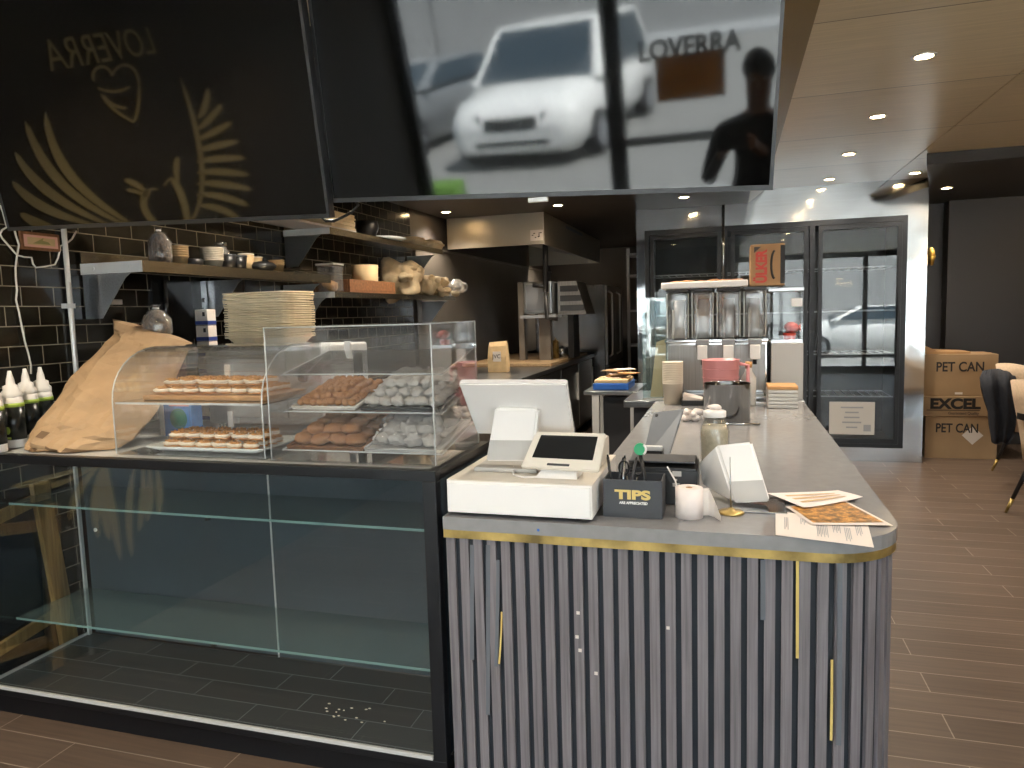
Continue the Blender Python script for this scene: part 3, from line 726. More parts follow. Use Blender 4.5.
b = B(); b.tube([c+V((.0, .08, .1)), c+V((.02, .13, .115)), c+V((.02, .15, .08)), c+V((.0, .13, .03))], .005); obj('handle', b, 'steelz', t)
c = place(383, -2.47, Z2); b = B(); b.lathe([(0, 0), (.13, 0), (.17, .018), (.165, .022), (.12, .008), (0, .008)], c, 28, sy=1.2); tag(obj('serving_platter', b, 'dish'), 'wide pale round lid lying flat on the upper shelf', 'lid')
for k, (px, X, lab) in enumerate(((412, -2.46, 'nearer pale clamshell box at the far end of the upper shelf'), (430, -2.43, 'farther pale clamshell box at the far end of the upper shelf'))):
    c = place(px, X, Z2); t = thing('clamshell_box', lab, 'takeaway box', c)
    b = tray_mesh(.09, .13, .035, .8)
    for v in b.bm.verts: v.co += c
    obj('base', b, 'pulp', t)
    b = tray_mesh(.09, .13, .03, .8)
    for v in b.bm.verts: v.co = c+V((v.co.x, v.co.y, .068-v.co.z))
    obj('lid', b, 'pulp', t)

# glasses hanging below, behind the tray stack: jars on the bench wall
for k, (px, lab) in enumerate(((263, 'left clear tumbler glimpsed below the lower shelf, above the tray stack'), (284, 'tall clear glass bottle glimpsed below the lower shelf end'), (301, 'right clear tumbler glimpsed below the lower shelf end'))):
    pass

# ================================================================== KITCHEN LINE
hd = thing('extractor_hood', 'large stainless steel extractor hood hanging over the cooking line', 'hood', (-2.1, 7.5, 2.07))
b = B(); b.box(-2.66, -1.68, 6.67, 6.69, 2.07, 2.366); b.box(-1.70, -1.68, 6.69, 9.7, 2.07, 2.366); b.box(-2.66, -1.70, 9.68, 9.7, 2.07, 2.366); obj('canopy', b, 'hoodsteel', hd)
b = B(); b.prism([(-2.64, 6.75, 2.345), (-2.60, 6.75, 2.345), (-1.76, 6.75, 2.12), (-1.80, 6.75, 2.12)], (0, 2.9, 0)); obj('filter_bank', b, 'steeldark', hd)
b = B(); p0, p1 = ony(530.5, 241, 6.667), ony(543, 229.5, 6.667); b.box(p0.x, p1.x, 6.665, 6.6695, p0.z, p1.z); s = obj('safety_notice', b, 'paper', hd)
b = B()
for k in range(9): x = p0.x+.02+random.random()*(p1.x-p0.x-.04); zz = p0.z+.02+random.random()*(p1.z-p0.z-.04); b.box(x-.008, x+.008, 6.6635, 6.665, zz-.004, zz+.004)
obj('printed_marks', b, 'ink', s)
for (xa, xb, ya, yb, mm) in ((584, 601, 224, 228, 'paper'), (566, 582, 224.5, 228.5, 'grey')):
    q0, q1 = onx(xa, yb, -1.678), onx(xb, ya, -1.678); b = B(); b.box(-1.6795, -1.676, q0.y, q1.y, q0.z, q0.z+.03); obj('label_strip', b, mm, hd)
b = B(); b.box(-2.69, -2.682, 5.95, 11.0, .9, 2.04); b.box(-2.69, -2.665, 5.95, 11.0, 2.04, 2.06); tag(obj('steel_backsplash', b, 'splash'), 'grey steel backsplash sheet on the wall under the hood', 'backsplash')
# prep counter
pc = thing('steel_counter', 'long dark steel prep counter along the kitchen wall below the hood', 'counter', (-2.15, 7, 0))
b = B(); b.box(-2.68, -1.62, 5.25, 8.85, .86, .9, .006); obj('top', b, 'steel', pc)
b = B(); b.box(-2.68, -1.66, 5.3, 8.85, .1, .86); obj('carcass', b, 'steeldark', pc)
for k in range(4):
    y = 5.36+k*.87; b = B(); b.box(-1.66, -1.64, y, y+.82, .14, .84, .004); d = obj('door', b, 'steel', pc)
    b = B(); b.box(-1.64, -1.615, y+.72, y+.74, .45, .75, .003); obj('handle', b, 'alu', d)
for y in (5.3, 8.8): b = B(); b.box(-1.72, -1.67, y, y+.04, 0, .1); obj('foot', b, 'black', pc)
b = B(); b.box(-2.58, -1.66, 6.75, 8.6, .902, .935, .004); tag(obj('cutting_board', b, 'woodboard'), 'long wooden cutting board lying on the steel prep counter', 'cutting board')
kb = thing('kraft_bag', 'upright kraft paper bag with printed label on the kitchen counter', 'bag', (-1.78, 5.5, .902))
c = onz(499, 372, .902); hw = .085
b = B(); rings = []
for f, s_, dd in ((0, 1, .05), (.15, 1.02, .055), (.5, 1, .055), (.85, .95, .035), (1, .93, .012)):
    z = .902+f*.27; rings.append([V((c.x-hw*s_, c.y-dd, z)), V((c.x+hw*s_, c.y-dd+.01, z+.01*f)), V((c.x+hw*s_, c.y+dd, z+.01*f)), V((c.x-hw*s_, c.y+dd, z))])
b.loft(rings, sm=False); obj('body', b, 'kraftlight', kb)
b = B(); b.quad([(c.x-.035, c.y-.0575, 1.0), (c.x+.04, c.y-.0525, 1.0), (c.x+.04, c.y-.0525, 1.09), (c.x-.035, c.y-.0575, 1.09)]); lb = obj('label', b, 'paper', kb)
text('JVC', (c.x, c.y-.058, 1.045), (1, .05, 0), (0, 0, 1), .05, 'ink', parent=lb)
# salamander broiler
c0_, c1_ = ony(524, 314, 7.2), ony(551, 281, 7.2)
sa = thing('salamander_broiler', 'boxy grey steel broiler mounted above the kitchen counter', 'broiler', (c0_.x, 7.2, .9))
b = B(); b.box(c0_.x, c1_.x, 7.2, 7.75, c0_.z, c1_.z, .01); obj('body', b, 'steel', sa)
b = B(); b.box(c0_.x+.03, c1_.x-.03, 7.19, 7.2, c0_.z+.03, c1_.z-.03); obj('front_panel', b, 'grey', sa)
b = B(); b.box(c0_.x-.06, c0_.x-.002, 7.2, 7.3, .937, c1_.z); obj('upright', b, 'splash', sa)
b = B(); b.box(c1_.x-.14, c1_.x-.02, 7.2, 7.3, .937, c0_.z); obj('upright', b, 'splash', sa)
b = B(); b.box(c0_.x, c1_.x+.08, 7.05, 7.3, c0_.z-.045, c0_.z-.015); obj('rack', b, 'grey', sa)
c2 = ony(556, 300, 7.7); b = B(); b.hexa([(c1_.x+.02, 7.4, c0_.z-.02), (c1_.x+.32, 7.4, c0_.z-.02), (c1_.x+.32, 7.9, c0_.z-.02), (c1_.x+.02, 7.9, c0_.z-.02), (c1_.x+.02, 7.4, c1_.z), (c1_.x+.22, 7.4, c1_.z), (c1_.x+.22, 7.9, c1_.z), (c1_.x+.02, 7.9, c1_.z)])
gt = thing('gyro_grill', 'dark stepped steel grill beside the boxy broiler', 'grill', (c1_.x+.15, 7.6, .9)); obj('body', b, 'steeldark', gt)
for k in range(3): b = B(); zz = c0_.z+.02+k*.1; b.box(c1_.x+.05, c1_.x+.30-.03*k, 7.37, 7.4, zz, zz+.06, .004); obj('burner', b, 'darkgrey', gt)
b = B(); b.box(c1_.x+.1, c1_.x+.16, 7.5, 7.8, .937, c0_.z-.021); obj('stand', b, 'black', gt)
pts = [ony(545, 243, 7.1), ony(545, 318, 7.1)]
b = B(); b.tube([ony(545.5, 243, 6.98)+V((0, 0, .1)), ony(545.5, 292, 6.98)], .028, 10); b.tube([ony(545.5, 286, 6.98), ony(533, 285.5, 6.98)], .022, 8); b.tube([ony(545.5, 290, 6.98), ony(547, 318, 6.98), ony(558, 319, 7.0)], .022, 8)
tag(obj('black_pipe', b, 'black'), 'black gas pipe dropping from the hood past the broiler', 'pipe')
# pots on the counter
for px, py, r_, h_, mt, lab in ((594, 352, .11, .11, 'steeldark', 'dark steel pot on the counter in front of the tall cabinet'), (577, 353, .10, .13, 'steelz', 'shiny steel pot on the counter left of the dark one'), (563, 355, .035, .22, 'brass', 'slim brass coloured bottle on the counter near the pots')):
    c = onz(px, py+6, .902); c.x = min(c.x, -1.8)
    b = B(); b.lathe([(0, 0), (r_, 0), (r_*1.02, h_*.7), (r_*.9, h_), (r_*.6, h_*1.02), (r_*.12, h_*1.06), (r_*.12, h_*1.15), (0, h_*1.15)], c, 20)
    tag(obj('cooking_pot' if r_ > .05 else 'oil_bottle', b, mt), lab, 'pot' if r_ > .05 else 'bottle')
# tall steel cabinet at the far end of the line
tc = thing('tall_steel_cabinet', 'tall stainless steel reach-in cabinet at the far end of the kitchen line', 'cabinet', (-1.85, 9.6, 0))
b = B(); b.box(-2.4, -1.5, 8.95, 10.3, .08, 1.755, .01); obj('body', b, 'steelz', tc)
for k in range(2):
    b = B(); b.box(-1.5, -1.47, 8.97+k*.66, 9.61+k*.66, .75, 1.74, .005); d = obj('door', b, 'steeldark', tc)
    b = B(); b.tube([(-1.47, 9.03+k*.66, .85), (-1.42, 9.03+k*.66, .88), (-1.42, 9.03+k*.66, 1.64), (-1.47, 9.03+k*.66, 1.67)], .014); obj('handle', b, 'alu', d)
for k in range(2): b = B(); b.box(-1.5, -1.47, 8.97+k*.66, 9.61+k*.66, .1, .73, .005); obj('lower_door', b, 'steeldark', tc)
for x, y in ((-2.35, 9.0), (-1.55, 9.0), (-2.35, 10.25), (-1.55, 10.25)): b = B(); b.cyl((x, y, 0), (x, y, .08), .03, seg=12); obj('foot', b, 'black', tc)
# far end corridor racking
rk = thing('storage_rack', 'dark storage rack at the end of the narrow kitchen corridor', 'rack', (-1.15, 10.6, 0))
for x in (-1.4, -.9):
    b = B(); b.box(x-.02, x+.02, 10.4, 10.44, 0, 2.3); obj('post', b, 'steeldark', rk)
for z in (.4, .9, 1.4, 1.9, 2.2): b = B(); b.box(-1.42, -.88, 10.38, 10.9, z, z+.03); obj('shelf', b, 'steeldark', rk)
b = B(); b.box(-1.3, -1.0, 10.45, 10.75, 1.432, 1.7, .01); tag(obj('storage_box', b, 'cardshade'), 'brown box on the storage rack at the corridor end', 'box')

# ================================================================== DISPLAY CASE
X0, X1, Y0, Y1, ZT = -2.635, -.80, 1.85, 2.33, .984
dc = thing('display_case', 'long black framed glass display case with empty green glass shelves', 'display case', (-1.72, 2.09, 0))
b = B(); b.box(X0+.02, X1-.02, Y0+.03, Y1-.02, .0, .085); b.box(X0, X1, Y0, Y1, .085, .108, .002); obj('plinth', b, 'blackm', dc)
b = B(); b.box(X0+.012, X1-.045, Y0+.02, Y1-.03, .108, .112); obj('deck', b, 'deck', dc)
b = B(); b.box(X0+.01, X1-.045, Y0-.001, Y0+.008, .108, .120); b.box(X0, X0+.010, Y0, Y1, .108, .120); obj('bottom_trim', b, 'alu', dc)
b = B()
b.box(X0, X1, Y0-.002, Y0+.03, .952, ZT-.001, .002); b.box(X0, X1, Y1-.03, Y1, .952, ZT-.001); b.box(X0, X0+.03, Y0+.03, Y1-.03, .972, ZT-.001); b.box(X1-.03, X1, Y0+.03, Y1-.03, .952, ZT-.001)
b.box(X1-.042, X1, Y0-.002, Y0+.035, .108, .952, .002); b.box(X1-.03, X1, Y1-.03, Y1, .108, .952); b.box(X0, X0+.012, Y1-.03, Y1, .108, .952)
obj('frame', b, 'blackm', dc)
b = B(); b.box(X0+.012, X0+.022, Y1-.045, Y1-.031, .112, .952); obj('corner_strip', b, 'alu', dc)
b = B(); b.box(X0+.03, X1-.042, Y0+.004, Y0+.010, .12, .952); obj('front_glass', b, 'caseglass', dc)
b = B(); b.box(X0+.002, X0+.008, Y0+.01, Y1-.03, .12, .972); obj('left_glass', b, 'caseglass', dc)
b = B(); b.box(X1-.008, X1-.002, Y0+.036, Y1-.031, .112, .951); obj('right_panel', b, 'casepanel', dc)
b = B(); b.box(X0+.031, X1-.031, Y0+.031, Y1-.031, ZT-.009, ZT-.002); obj('glass_top', b, 'acrback', dc)
for i, (xa, xb, yy) in enumerate(((X0+.03, -1.655, Y1-.020), (-1.685, X1-.035, Y1-.030))):
    b = B(); b.box(xa, xb, yy, yy+.006, .115, .95); d = obj('sliding_panel', b, 'casepanel', dc)
    b = B(); ex = xb if i == 0 else xa
    b.box(ex-.003, ex+.003, yy-.004, yy-.0005, .115, .95); obj('panel_edge', b, 'alu' if i else 'brass', d)
    if i == 0: b = B(); q = ony(95, 530, yy-.004); b.cyl((q.x, yy-.004, q.z), (q.x, yy-.0005, q.z), .008); obj('lock', b, 'alu', d)
for z, dep, nm in ((.755, .295, 'u'), (.309, .31, 'l')):
    ya = Y1-.035-dep
    b = B(); b.box(X0+.012, X1-.045, ya, Y1-.036, z, z+.008); s = obj('glass_shelf', b, 'shelfglass', dc)
    b = B(); b.box(X0+.012, X1-.045, ya-.001, ya, z, z+.008); obj('polished_edge', b, 'glassedge', s)
    for x in (-1.72,):
        b = B(); b.box(x-.006, x+.006, ya-.004, ya+.012, z-.010, z-.0005); obj('shelf_clip', b, 'black', dc)
# crumbs on the deck
b = B()
for k in range(16):
    x, y = -1.25+random.gauss(0, .07), 2.0+random.gauss(0, .03); b.blob((x, y, .1135), .003+random.random()*.003, .003, .0015, 6)
cr_ = obj('crumbs', b, 'cream'); tag(cr_, 'scattered pale crumbs on the dark deck inside the glass case', 'crumbs', kind='stuff')
# wooden frame chalkboard leaning between case and wall
fm = thing('chalkboard', 'wood framed chalkboard leaning on the tiled wall behind the case end glass', 'board', (-2.67, 1.95, 0))
def fp(y, z, t): return V((-2.672+.02*t, y, z))
b = B(); b.prism([(-2.692, 1.52, .145), (-2.692, 2.25, .045), (-2.692, 2.16, .80), (-2.692, 1.52, .62)], (.010, 0, 0)); obj('board_panel', b, 'blackgloss', fm)
b = B(); b.prism([(-2.68, 2.205, .03), (-2.68, 2.275, .03), (-2.68, 2.200, .80), (-2.68, 2.130, .80)], (.025, 0, 0)); obj('frame_stile', b, 'wood', fm)
b = B(); b.prism([(-2.68, 1.52, .02), (-2.68, 1.58, .02), (-2.68, 1.54, .70), (-2.68, 1.48, .70)], (.025, 0, 0)); obj('frame_stile', b, 'wood', fm)
b = B(); b.prism([(-2.681, 1.545, .60), (-2.681, 2.145, .71), (-2.681, 2.14, .755), (-2.681, 1.545, .645)], (.02, 0, 0)); obj('frame_rail', b, 'wood', fm)
b = B(); b.prism([(-2.681, 1.56, .12), (-2.681, 2.208, .22), (-2.681, 2.203, .265), (-2.681, 1.56, .165)], (.02, 0, 0)); obj('frame_rail', b, 'wood', fm)

# ------------------------------------------------------------------ acrylic cases
AC = .986
ca = thing('pastry_display_case', 'curved front clear acrylic pastry case with two tiers of cream biscuits', 'pastry case', (-1.69, 2.07, AC))
LX0, LX1, LY0, LY1, LZ = -1.985, -1.395, 1.90, 2.25, 1.338
prof = [(LY0, AC+.004), (LY0, 1.165)]
for k in range(1, 9): a = k/8*PI/2; prof.append((LY0+.20*(1-math.cos(a)), 1.165+(LZ-1.165)*math.sin(a)))
prof.append((LY1, LZ))
def sheet(b, prof, x0, x1, t=.004):
    for (ya, za), (yb, zb) in zip(prof, prof[1:]):
        n = V((0, -(zb-za), yb-ya)); n = V((0, zb-za, -(yb-ya))).normalized()*t
        b.hexa([(x0, ya, za), (x1, ya, za), (x1, ya+n.y*-1, za-n.z), (x0, ya-n.y, za-n.z), (x0, yb, zb), (x1, yb, zb), (x1, yb-n.y, zb-n.z), (x0, yb-n.y, zb-n.z)])
b = B(); sheet(b, prof, LX0+.005, LX1-.005)
for f in b.bm.faces: f.smooth = False
obj('curved_front', b, 'acrylic', ca)
for x in (LX0, LX1-.005):
    b = B(); b.prism([(x, y, z) for y, z in prof]+[(x, LY1, AC+.004)], (.005, 0, 0)); sd = obj('side_panel', b, 'acrylic', ca)
    b = B(); b.tube([(x+.0025, y-.001, z) for y, z in prof], .0024, 6); obj('polished_edge', b, 'acredge', sd)
b = B(); b.box(LX0+.005, LX1-.005, LY0+.004, LY1, AC, AC+.004); obj('base', b, 'acrylic', ca)
b = B(); b.box(LX0+.006, LX1-.006, LY0+.008, LY1-.01, 1.158, 1.163); s = obj('shelf', b, 'acrylic', ca)
b = B(); b.box(LX0+.006, LX1-.006, LY0+.006, LY0+.0075, 1.157, 1.164); obj('polished_edge', b, 'acredge', s)
for i, (z0, z1) in enumerate(((AC+.005, 1.157), (1.164, LZ-.005))):
    b = B(); b.box(LX0+.006, LX1-.006, LY1-.006, LY1-.002, z0, z1); d = obj('rear_door', b, 'acrylic', ca)
    b = B(); b.box(-1.80, -1.775, LY1-.014, LY1-.007, z0+.04, z0+.10, .003); obj('door_pull', b, 'white', d)

cb = thing('pastry_display_case', 'square upright clear acrylic pastry case with slanted tiers beside the register', 'pastry case', (-1.09, 2.07, AC))
RX0, RX1, RY0, RY1, RZ = -1.372, -.812, 1.89, 2.262, 1.402
b = B(); b.box(RX0+.005, RX1-.005, RY0, RY0+.005, AC+.004, RZ-.004); fp_ = obj('front_panel', b, 'acrylic', cb)
b = B()
for x in (RX0+.004, RX1-.004): b.tube([(x, RY0+.002, AC+.004), (x, RY0+.002, RZ-.003)], .0022, 6)
b.tube([(RX0+.003, RY0+.002, RZ-.003), (RX1-.003, RY0+.002, RZ-.003)], .0022, 6); obj('polished_edge', b, 'acredge', fp_)
for x in (RX0, RX1-.005): b = B(); b.box(x, x+.005, RY0+.001, RY1, AC+.004, RZ-.004); sd = obj('side_panel', b, 'acrylic', cb)
b = B(); b.tube([(RX1-.003, RY1-.002, AC+.004), (RX1-.003, RY1-.002, RZ-.002), (RX1-.003, RY0, RZ-.002)], .0025, 6); obj('side_edge', b, 'acredge', cb)
b = B(); b.box(RX0, RX1, RY0, RY1, RZ-.004, RZ); obj('top_panel', b, 'acrylic', cb)
b = B(); b.box(RX0, RX1, RY0, RY1, AC, AC+.004); obj('base', b, 'acrylic', cb)
shelves = []
for i, z in enumerate((1.008, 1.128, 1.246)):
    ya, yb, dz = RY0+.075 if i else RY0+.055, RY1-.012, .060
    b = B(); b.hexa([(RX0+.012, ya, z), (RX1-.012, ya, z), (RX1-.012, yb, z+dz), (RX0+.012, yb, z+dz), (RX0+.012, ya, z+.004), (RX1-.012, ya, z+.004), (RX1-.012, yb, z+dz+.004), (RX0+.012, yb, z+dz+.004)])
    s = obj('slanted_shelf', b, 'acrylic', cb); shelves.append((ya, yb, z+.004, dz))
    b = B()
    for x in (RX0+.008, RX1-.008): b.tube([(x, ya, z+.002), (x, yb, z+dz+.002)], .0025, 6)
    b.tube([(RX0+.01, ya, z+.004), (RX1-.01, ya, z+.004)], .0025, 6); obj('shelf_rail', b, 'acredge', s)
for i, z in enumerate((AC+.02, 1.145, 1.262)):
    b = B(); b.box(RX0+.006, RX1-.006, RY1-.006, RY1-.002, z, z+.10); d = obj('rear_door', b, 'acrylic', cb)
    b = B(); b.box(-1.30, -1.275, RY1-.016, RY1-.007, z+.03, z+.08, .003); obj('door_pull', b, 'white', d)
b = B(); b.box(-1.262, -1.235, RY1-.022, RY1-.007, AC+.005, 1.30); obj('rear_post', b, 'black', cb)

# ------------------------------------------------------------------ pastries
# board + plate in the curved case
b = B(); b.box(-1.92, -1.43, 1.965, 2.20, 1.164, 1.18, .003); tag(obj('wooden_tray', b, 'tan'), 'brown board of cream biscuits on the upper tier of the curved case', 'tray')
b = B(); rings = []
def rrect(cx, cy, hx, hy, z, r=.02):
    pts = []
    for sx, sy, a0 in ((1, 1, 0), (-1, 1, PI/2), (-1, -1, PI), (1, -1, 1.5*PI)):
        for k in range(4): a = a0+k*PI/6; pts.append(V((cx+sx*(hx-r)+r*math.cos(a), cy+sy*(hy-r)+r*math.sin(a), z)))
    return pts
b.loft([rrect(-1.665, 2.06, .19, .095, AC+.005), rrect(-1.665, 2.06, .20, .11, AC+.01), rrect(-1.665, 2.06, .235, .135, AC+.024), rrect(-1.665, 2.06, .23, .13, AC+.027), rrect(-1.665, 2.06, .19, .10, AC+.013)])
tag(obj('white_plate', b, 'dish'), 'white rectangular plate of cream biscuits on the floor of the curved case', 'plate')
sb = None
def sandwich(W, lab, grp):
    global sb
    if sb is None:
        sb = thing('cream_biscuit', lab, 'biscuit', (0, 0, 0), 0, grp)
        b = B(); b.blob((0, 0, .004), .032, .0165, .0042, 12, .15, 60, seed=1); obj('bottom_wafer', b, 'biscuit', sb)
        b = B(); b.blob((0, 0, .0120), .033, .0185, .0095, 14, .35, 70, seed=3); obj('cream_filling', b, 'cream', sb)
        b = B(); b.blob((0, 0, .0195), .029, .0135, .0040, 12, .25, 60, seed=5); obj('top_wafer', b, 'biscuit', sb)
        b = B()
        for k in range(12): b.blob((random.uniform(-.024, .024), random.uniform(-.010, .010), .0235), .0045, .0032, .0028, 5, .4, 200, seed=k)
        obj('nut_topping', b, 'nutcrumb', sb)
        sb.matrix_world = W; sb.location, sb.rotation_euler = W.to_translation(), W.to_euler(); WM[sb.name] = W
    else: dup(sb, W, lab, grp)
LU = 'cream filled biscuit with chopped nuts on the board in the curved case upper tier'
LL = 'cream filled biscuit with chopped nuts on the white plate in the curved case'
for lay, (z, nr, nc) in enumerate(((1.1815, 4, 7), (1.2075, 3, 6))):
    for r in range(nr):
        for c in range(nc):
            x = -1.69+(c-(nc-1)/2)*.064+random.uniform(-.004, .004); y = 2.085+(r-(nr-1)/2)*.047+random.uniform(-.004, .004)
            sandwich(TR(x, y, z, random.uniform(-.15, .15)), LU, 'biscuits on the upper board')
for lay, (z, nr, nc) in enumerate(((AC+.0145, 4, 6), (AC+.0405, 3, 6))):
    for r in range(nr):
        for c in range(nc):
            x = -1.675+(c-(nc-1)/2)*.064+random.uniform(-.005, .005); y = 2.06+(r-(nr-1)/2)*.044+random.uniform(-.004, .004)
            sandwich(TR(x, y, z, random.uniform(-.2, .2)), LL, 'biscuits on the white plate')
# slanted tier helper
def onshelf(i, x, f, up=0):
    ya, yb, z, dz = shelves[i]; y = ya+(yb-ya)*f; return V((x, y, z+dz*f+up))
def slant_tray(i, x0, x1, f0, f1, mat, label, name='tray'):
    b = B(); a, c = onshelf(i, x0, f0, .0015), onshelf(i, x1, f1, .0015)
    P = [onshelf(i, x0, f0, .001), onshelf(i, x1, f0, .001), onshelf(i, x1, f1, .001), onshelf(i, x0, f1, .001)]
    b.hexa(P+[p+V((0, 0, .005)) for p in P])
    for p, q in ((P[0], P[1]), (P[1], P[2]), (P[2], P[3]), (P[3], P[0])): b.tube([p+V((0, 0, .008)), q+V((0, 0, .008))], .004, 6)
    return tag(obj(name, b, mat), label, 'tray')
slant_tray(1, -1.345, -1.12, .06, .93, 'offwhite', 'pale tray of small round cookies on the middle slanted tier')
slant_tray(0, -1.35, -1.085, .02, .95, 'tray', 'brown tray of large golden cookies on the lowest slanted tier')
slant_tray(1, -1.10, -.83, .06, .93, 'black', 'black tray of sugar dusted pastries on the middle slanted tier')
slant_tray(0, -1.075, -.83, .02, .95, 'lightgrey', 'pale tray under the wrapped sugared pastries on the lowest slanted tier')
proto = {}
def nugget(kind, p, rad, flat, mat, lab, cat, grp, rough=.25):
    if kind not in proto:
        b = B(); b.blob((0, 0, 0), 1, 1, 1, 18, rough, 3.4, seed=len(proto)+2); o = obj(kind, b, mat); proto[kind] = o; tag(o, lab, cat, grp)
    else: o = proto[kind].copy(); COL.objects.link(o)
    o.location = p; o.scale = (rad*random.uniform(.9, 1.1), rad*random.uniform(.85, 1.05), flat*random.uniform(.9, 1.1)); o.rotation_euler = (random.uniform(-.2, .2), random.uniform(-.2, .2), random.uniform(0, 6.28))
for lay in range(3):
    for r in range(10-lay*2):
        for c in range(9-lay*2):
            p = onshelf(1, -1.235+(c-(8-lay*2)/2)*.0225+random.uniform(-.004, .004), .14+(r+lay)*.076, .017+lay*.014+random.uniform(-.002, .003))
            nugget('small_cookie', p, .0135, .0115, 'cookie', 'small round golden cookie heaped on the pale tray of the middle tier', 'cookie', 'small cookies on the middle tier')
for lay in range(2):
    for r in range(5-lay):
        for c in range(4-lay):
            p = onshelf(0, -1.218+(c-(3-lay)/2)*.062+random.uniform(-.004, .004), .14+(r+lay*.5)*.185, .022+lay*.024)
            nugget('large_cookie', p, .034, .018, 'cookie2', 'large golden brown sesame cookie on the brown tray of the lowest tier', 'cookie', 'large cookies on the lowest tier', .38)
for lay in range(3):
    for r in range(6-lay):
        for c in range(6-lay):
            p = onshelf(1, -.965+(c-(5-lay)/2)*.042+random.uniform(-.005, .005), .16+(r+lay*.5)*.135, .020+lay*.022)
            nugget('sugared_pastry', p, .024, .015, 'sugar', 'pale sugar dusted pastry heaped on the black tray of the middle tier', 'pastry', 'sugared pastries on the middle tier', .7)
for lay in range(2):
    for r in range(4):
        for c in range(4-lay):
            p = onshelf(0, -.955+(c-(3-lay)/2)*.056, .16+(r+lay*.4)*.2, .024+lay*.028)
            nugget('wrapped_pastry', p, .030, .019, 'sugar', 'pale pastry inside the clear wrap on the lowest tier by the register', 'pastry', 'wrapped pastries on the lowest tier', .6)
b = B(); c_ = onshelf(0, -.955, .48, .045); b.blob(c_, .125, .155, .052, 24, .3, 22, seed=9)
for v in b.bm.verts:
    f = (v.co.y-shelves[0][0])/(shelves[0][1]-shelves[0][0]); lo = shelves[0][2]+shelves[0][3]*f+.007
    v.co.z = max(v.co.z+.06*(f-.48), lo); v.co.x = min(max(v.co.x, -1.075), -.828)
tag(obj('plastic_wrap', b, 'film'), 'crinkled clear wrap over the pale pastries on the lowest tier', 'wrap')
# blue carton behind the curved case
bc = thing('drink_carton', 'blue and white drink carton standing behind the curved pastry case', 'carton', (-1.83, 2.29, AC))
q0, q1 = ony(163, 440, 2.27), ony(192, 401, 2.27)
b = B(); b.box(q0.x, q1.x, 2.262, 2.322, AC-.002, q1.z, .003); obj('body', b, 'bluecarton', bc)
b = B(); b.box(q0.x, q0.x+.022, 2.2605, 2.262, AC, q1.z-.004); obj('white_side', b, 'white', bc)
b = B(); b.box(q0.x+.05, q1.x-.01, 2.2605, 2.262, q1.z-.02, q1.z-.006); obj('pink_print', b, 'pink', bc)
b = B(); b.lathe([(0, 0), (.032, 0), (.032, .0012), (0, .0012)], (0, 0, 0), 20); b.lathe([(.034, .0), (.04, 0), (.04, .0016), (.034, .0016)], (0, 0, 0), 20)
bmesh.ops.transform(b.bm, matrix=Matrix.Translation(((q0.x+q1.x)/2+.015, 2.2615, (AC+q1.z)/2)) @ Matrix.Rotation(PI/2, 4, 'X'), verts=b.bm.verts); obj('round_emblem', b, 'teal', bc)

# ------------------------------------------------------------------ bottles, kraft bag
bt = None
def bottle(x, y, lab):
    global bt
    W = TR(x, y, ZT)
    if bt is None:
        bt = thing('sauce_bottle', lab, 'bottle', (x, y, ZT), 0, 'white capped sauce bottles'); c = (x, y, ZT)
        b = B(); b.lathe([(0, 0), (.034, 0), (.036, .004), (.036, .165), (.033, .185), (0, .185)], c, 24); bd = obj('body', b, 'white', bt)
        b = B(); b.lathe([(.0365, .03), (.0368, .03), (.0368, .150), (.0365, .150)], c, 24); lb = obj('dark_label', b, 'sauce', bt)
        b = B(); b.lathe([(.0366, .150), (.0372, .150), (.0372, .164), (.0366, .164)], c, 24); obj('lime_band', b, 'lime', lb)
        b = B(); b.blob((x+.012, y-.0365, ZT+.065), .012, .003, .014, 10); b.box(x-.02, x+.028, y-.0398, y-.037, ZT+.034, ZT+.042, .002); obj('lime_print', b, 'lime', lb)
        b = B(); b.box(x-.016, x-.010, y-.0398, y-.0365, ZT+.06, ZT+.135); obj('white_print', b, 'white', lb)
        b = B(); b.lathe([(.033, .185), (.034, .187), (.034, .203), (.026, .212), (.026, .226), (.015, .232), (.013, .25), (.008, .270), (.006, .282), (0, .283)], c, 24); obj('nozzle_cap', b, 'white', bt)
    else: dup(bt, W, lab)
for px, X, lab in ((13.5, -2.535, 'front white capped sauce bottle with a lime print, beside the kraft bag'), (-7, -2.50, 'sauce bottle cut off by the left picture border'), (28.5, -2.59, 'second white capped sauce bottle, just behind the front one'), (43.5, -2.61, 'third white capped sauce bottle, touching the kraft bag edge')):
    q = place(px, X, 1.10); bottle(q.x, q.y, lab)
bottle(-2.50, 2.288, 'sauce bottle mostly hidden behind the kraft bag, only its tip showing')

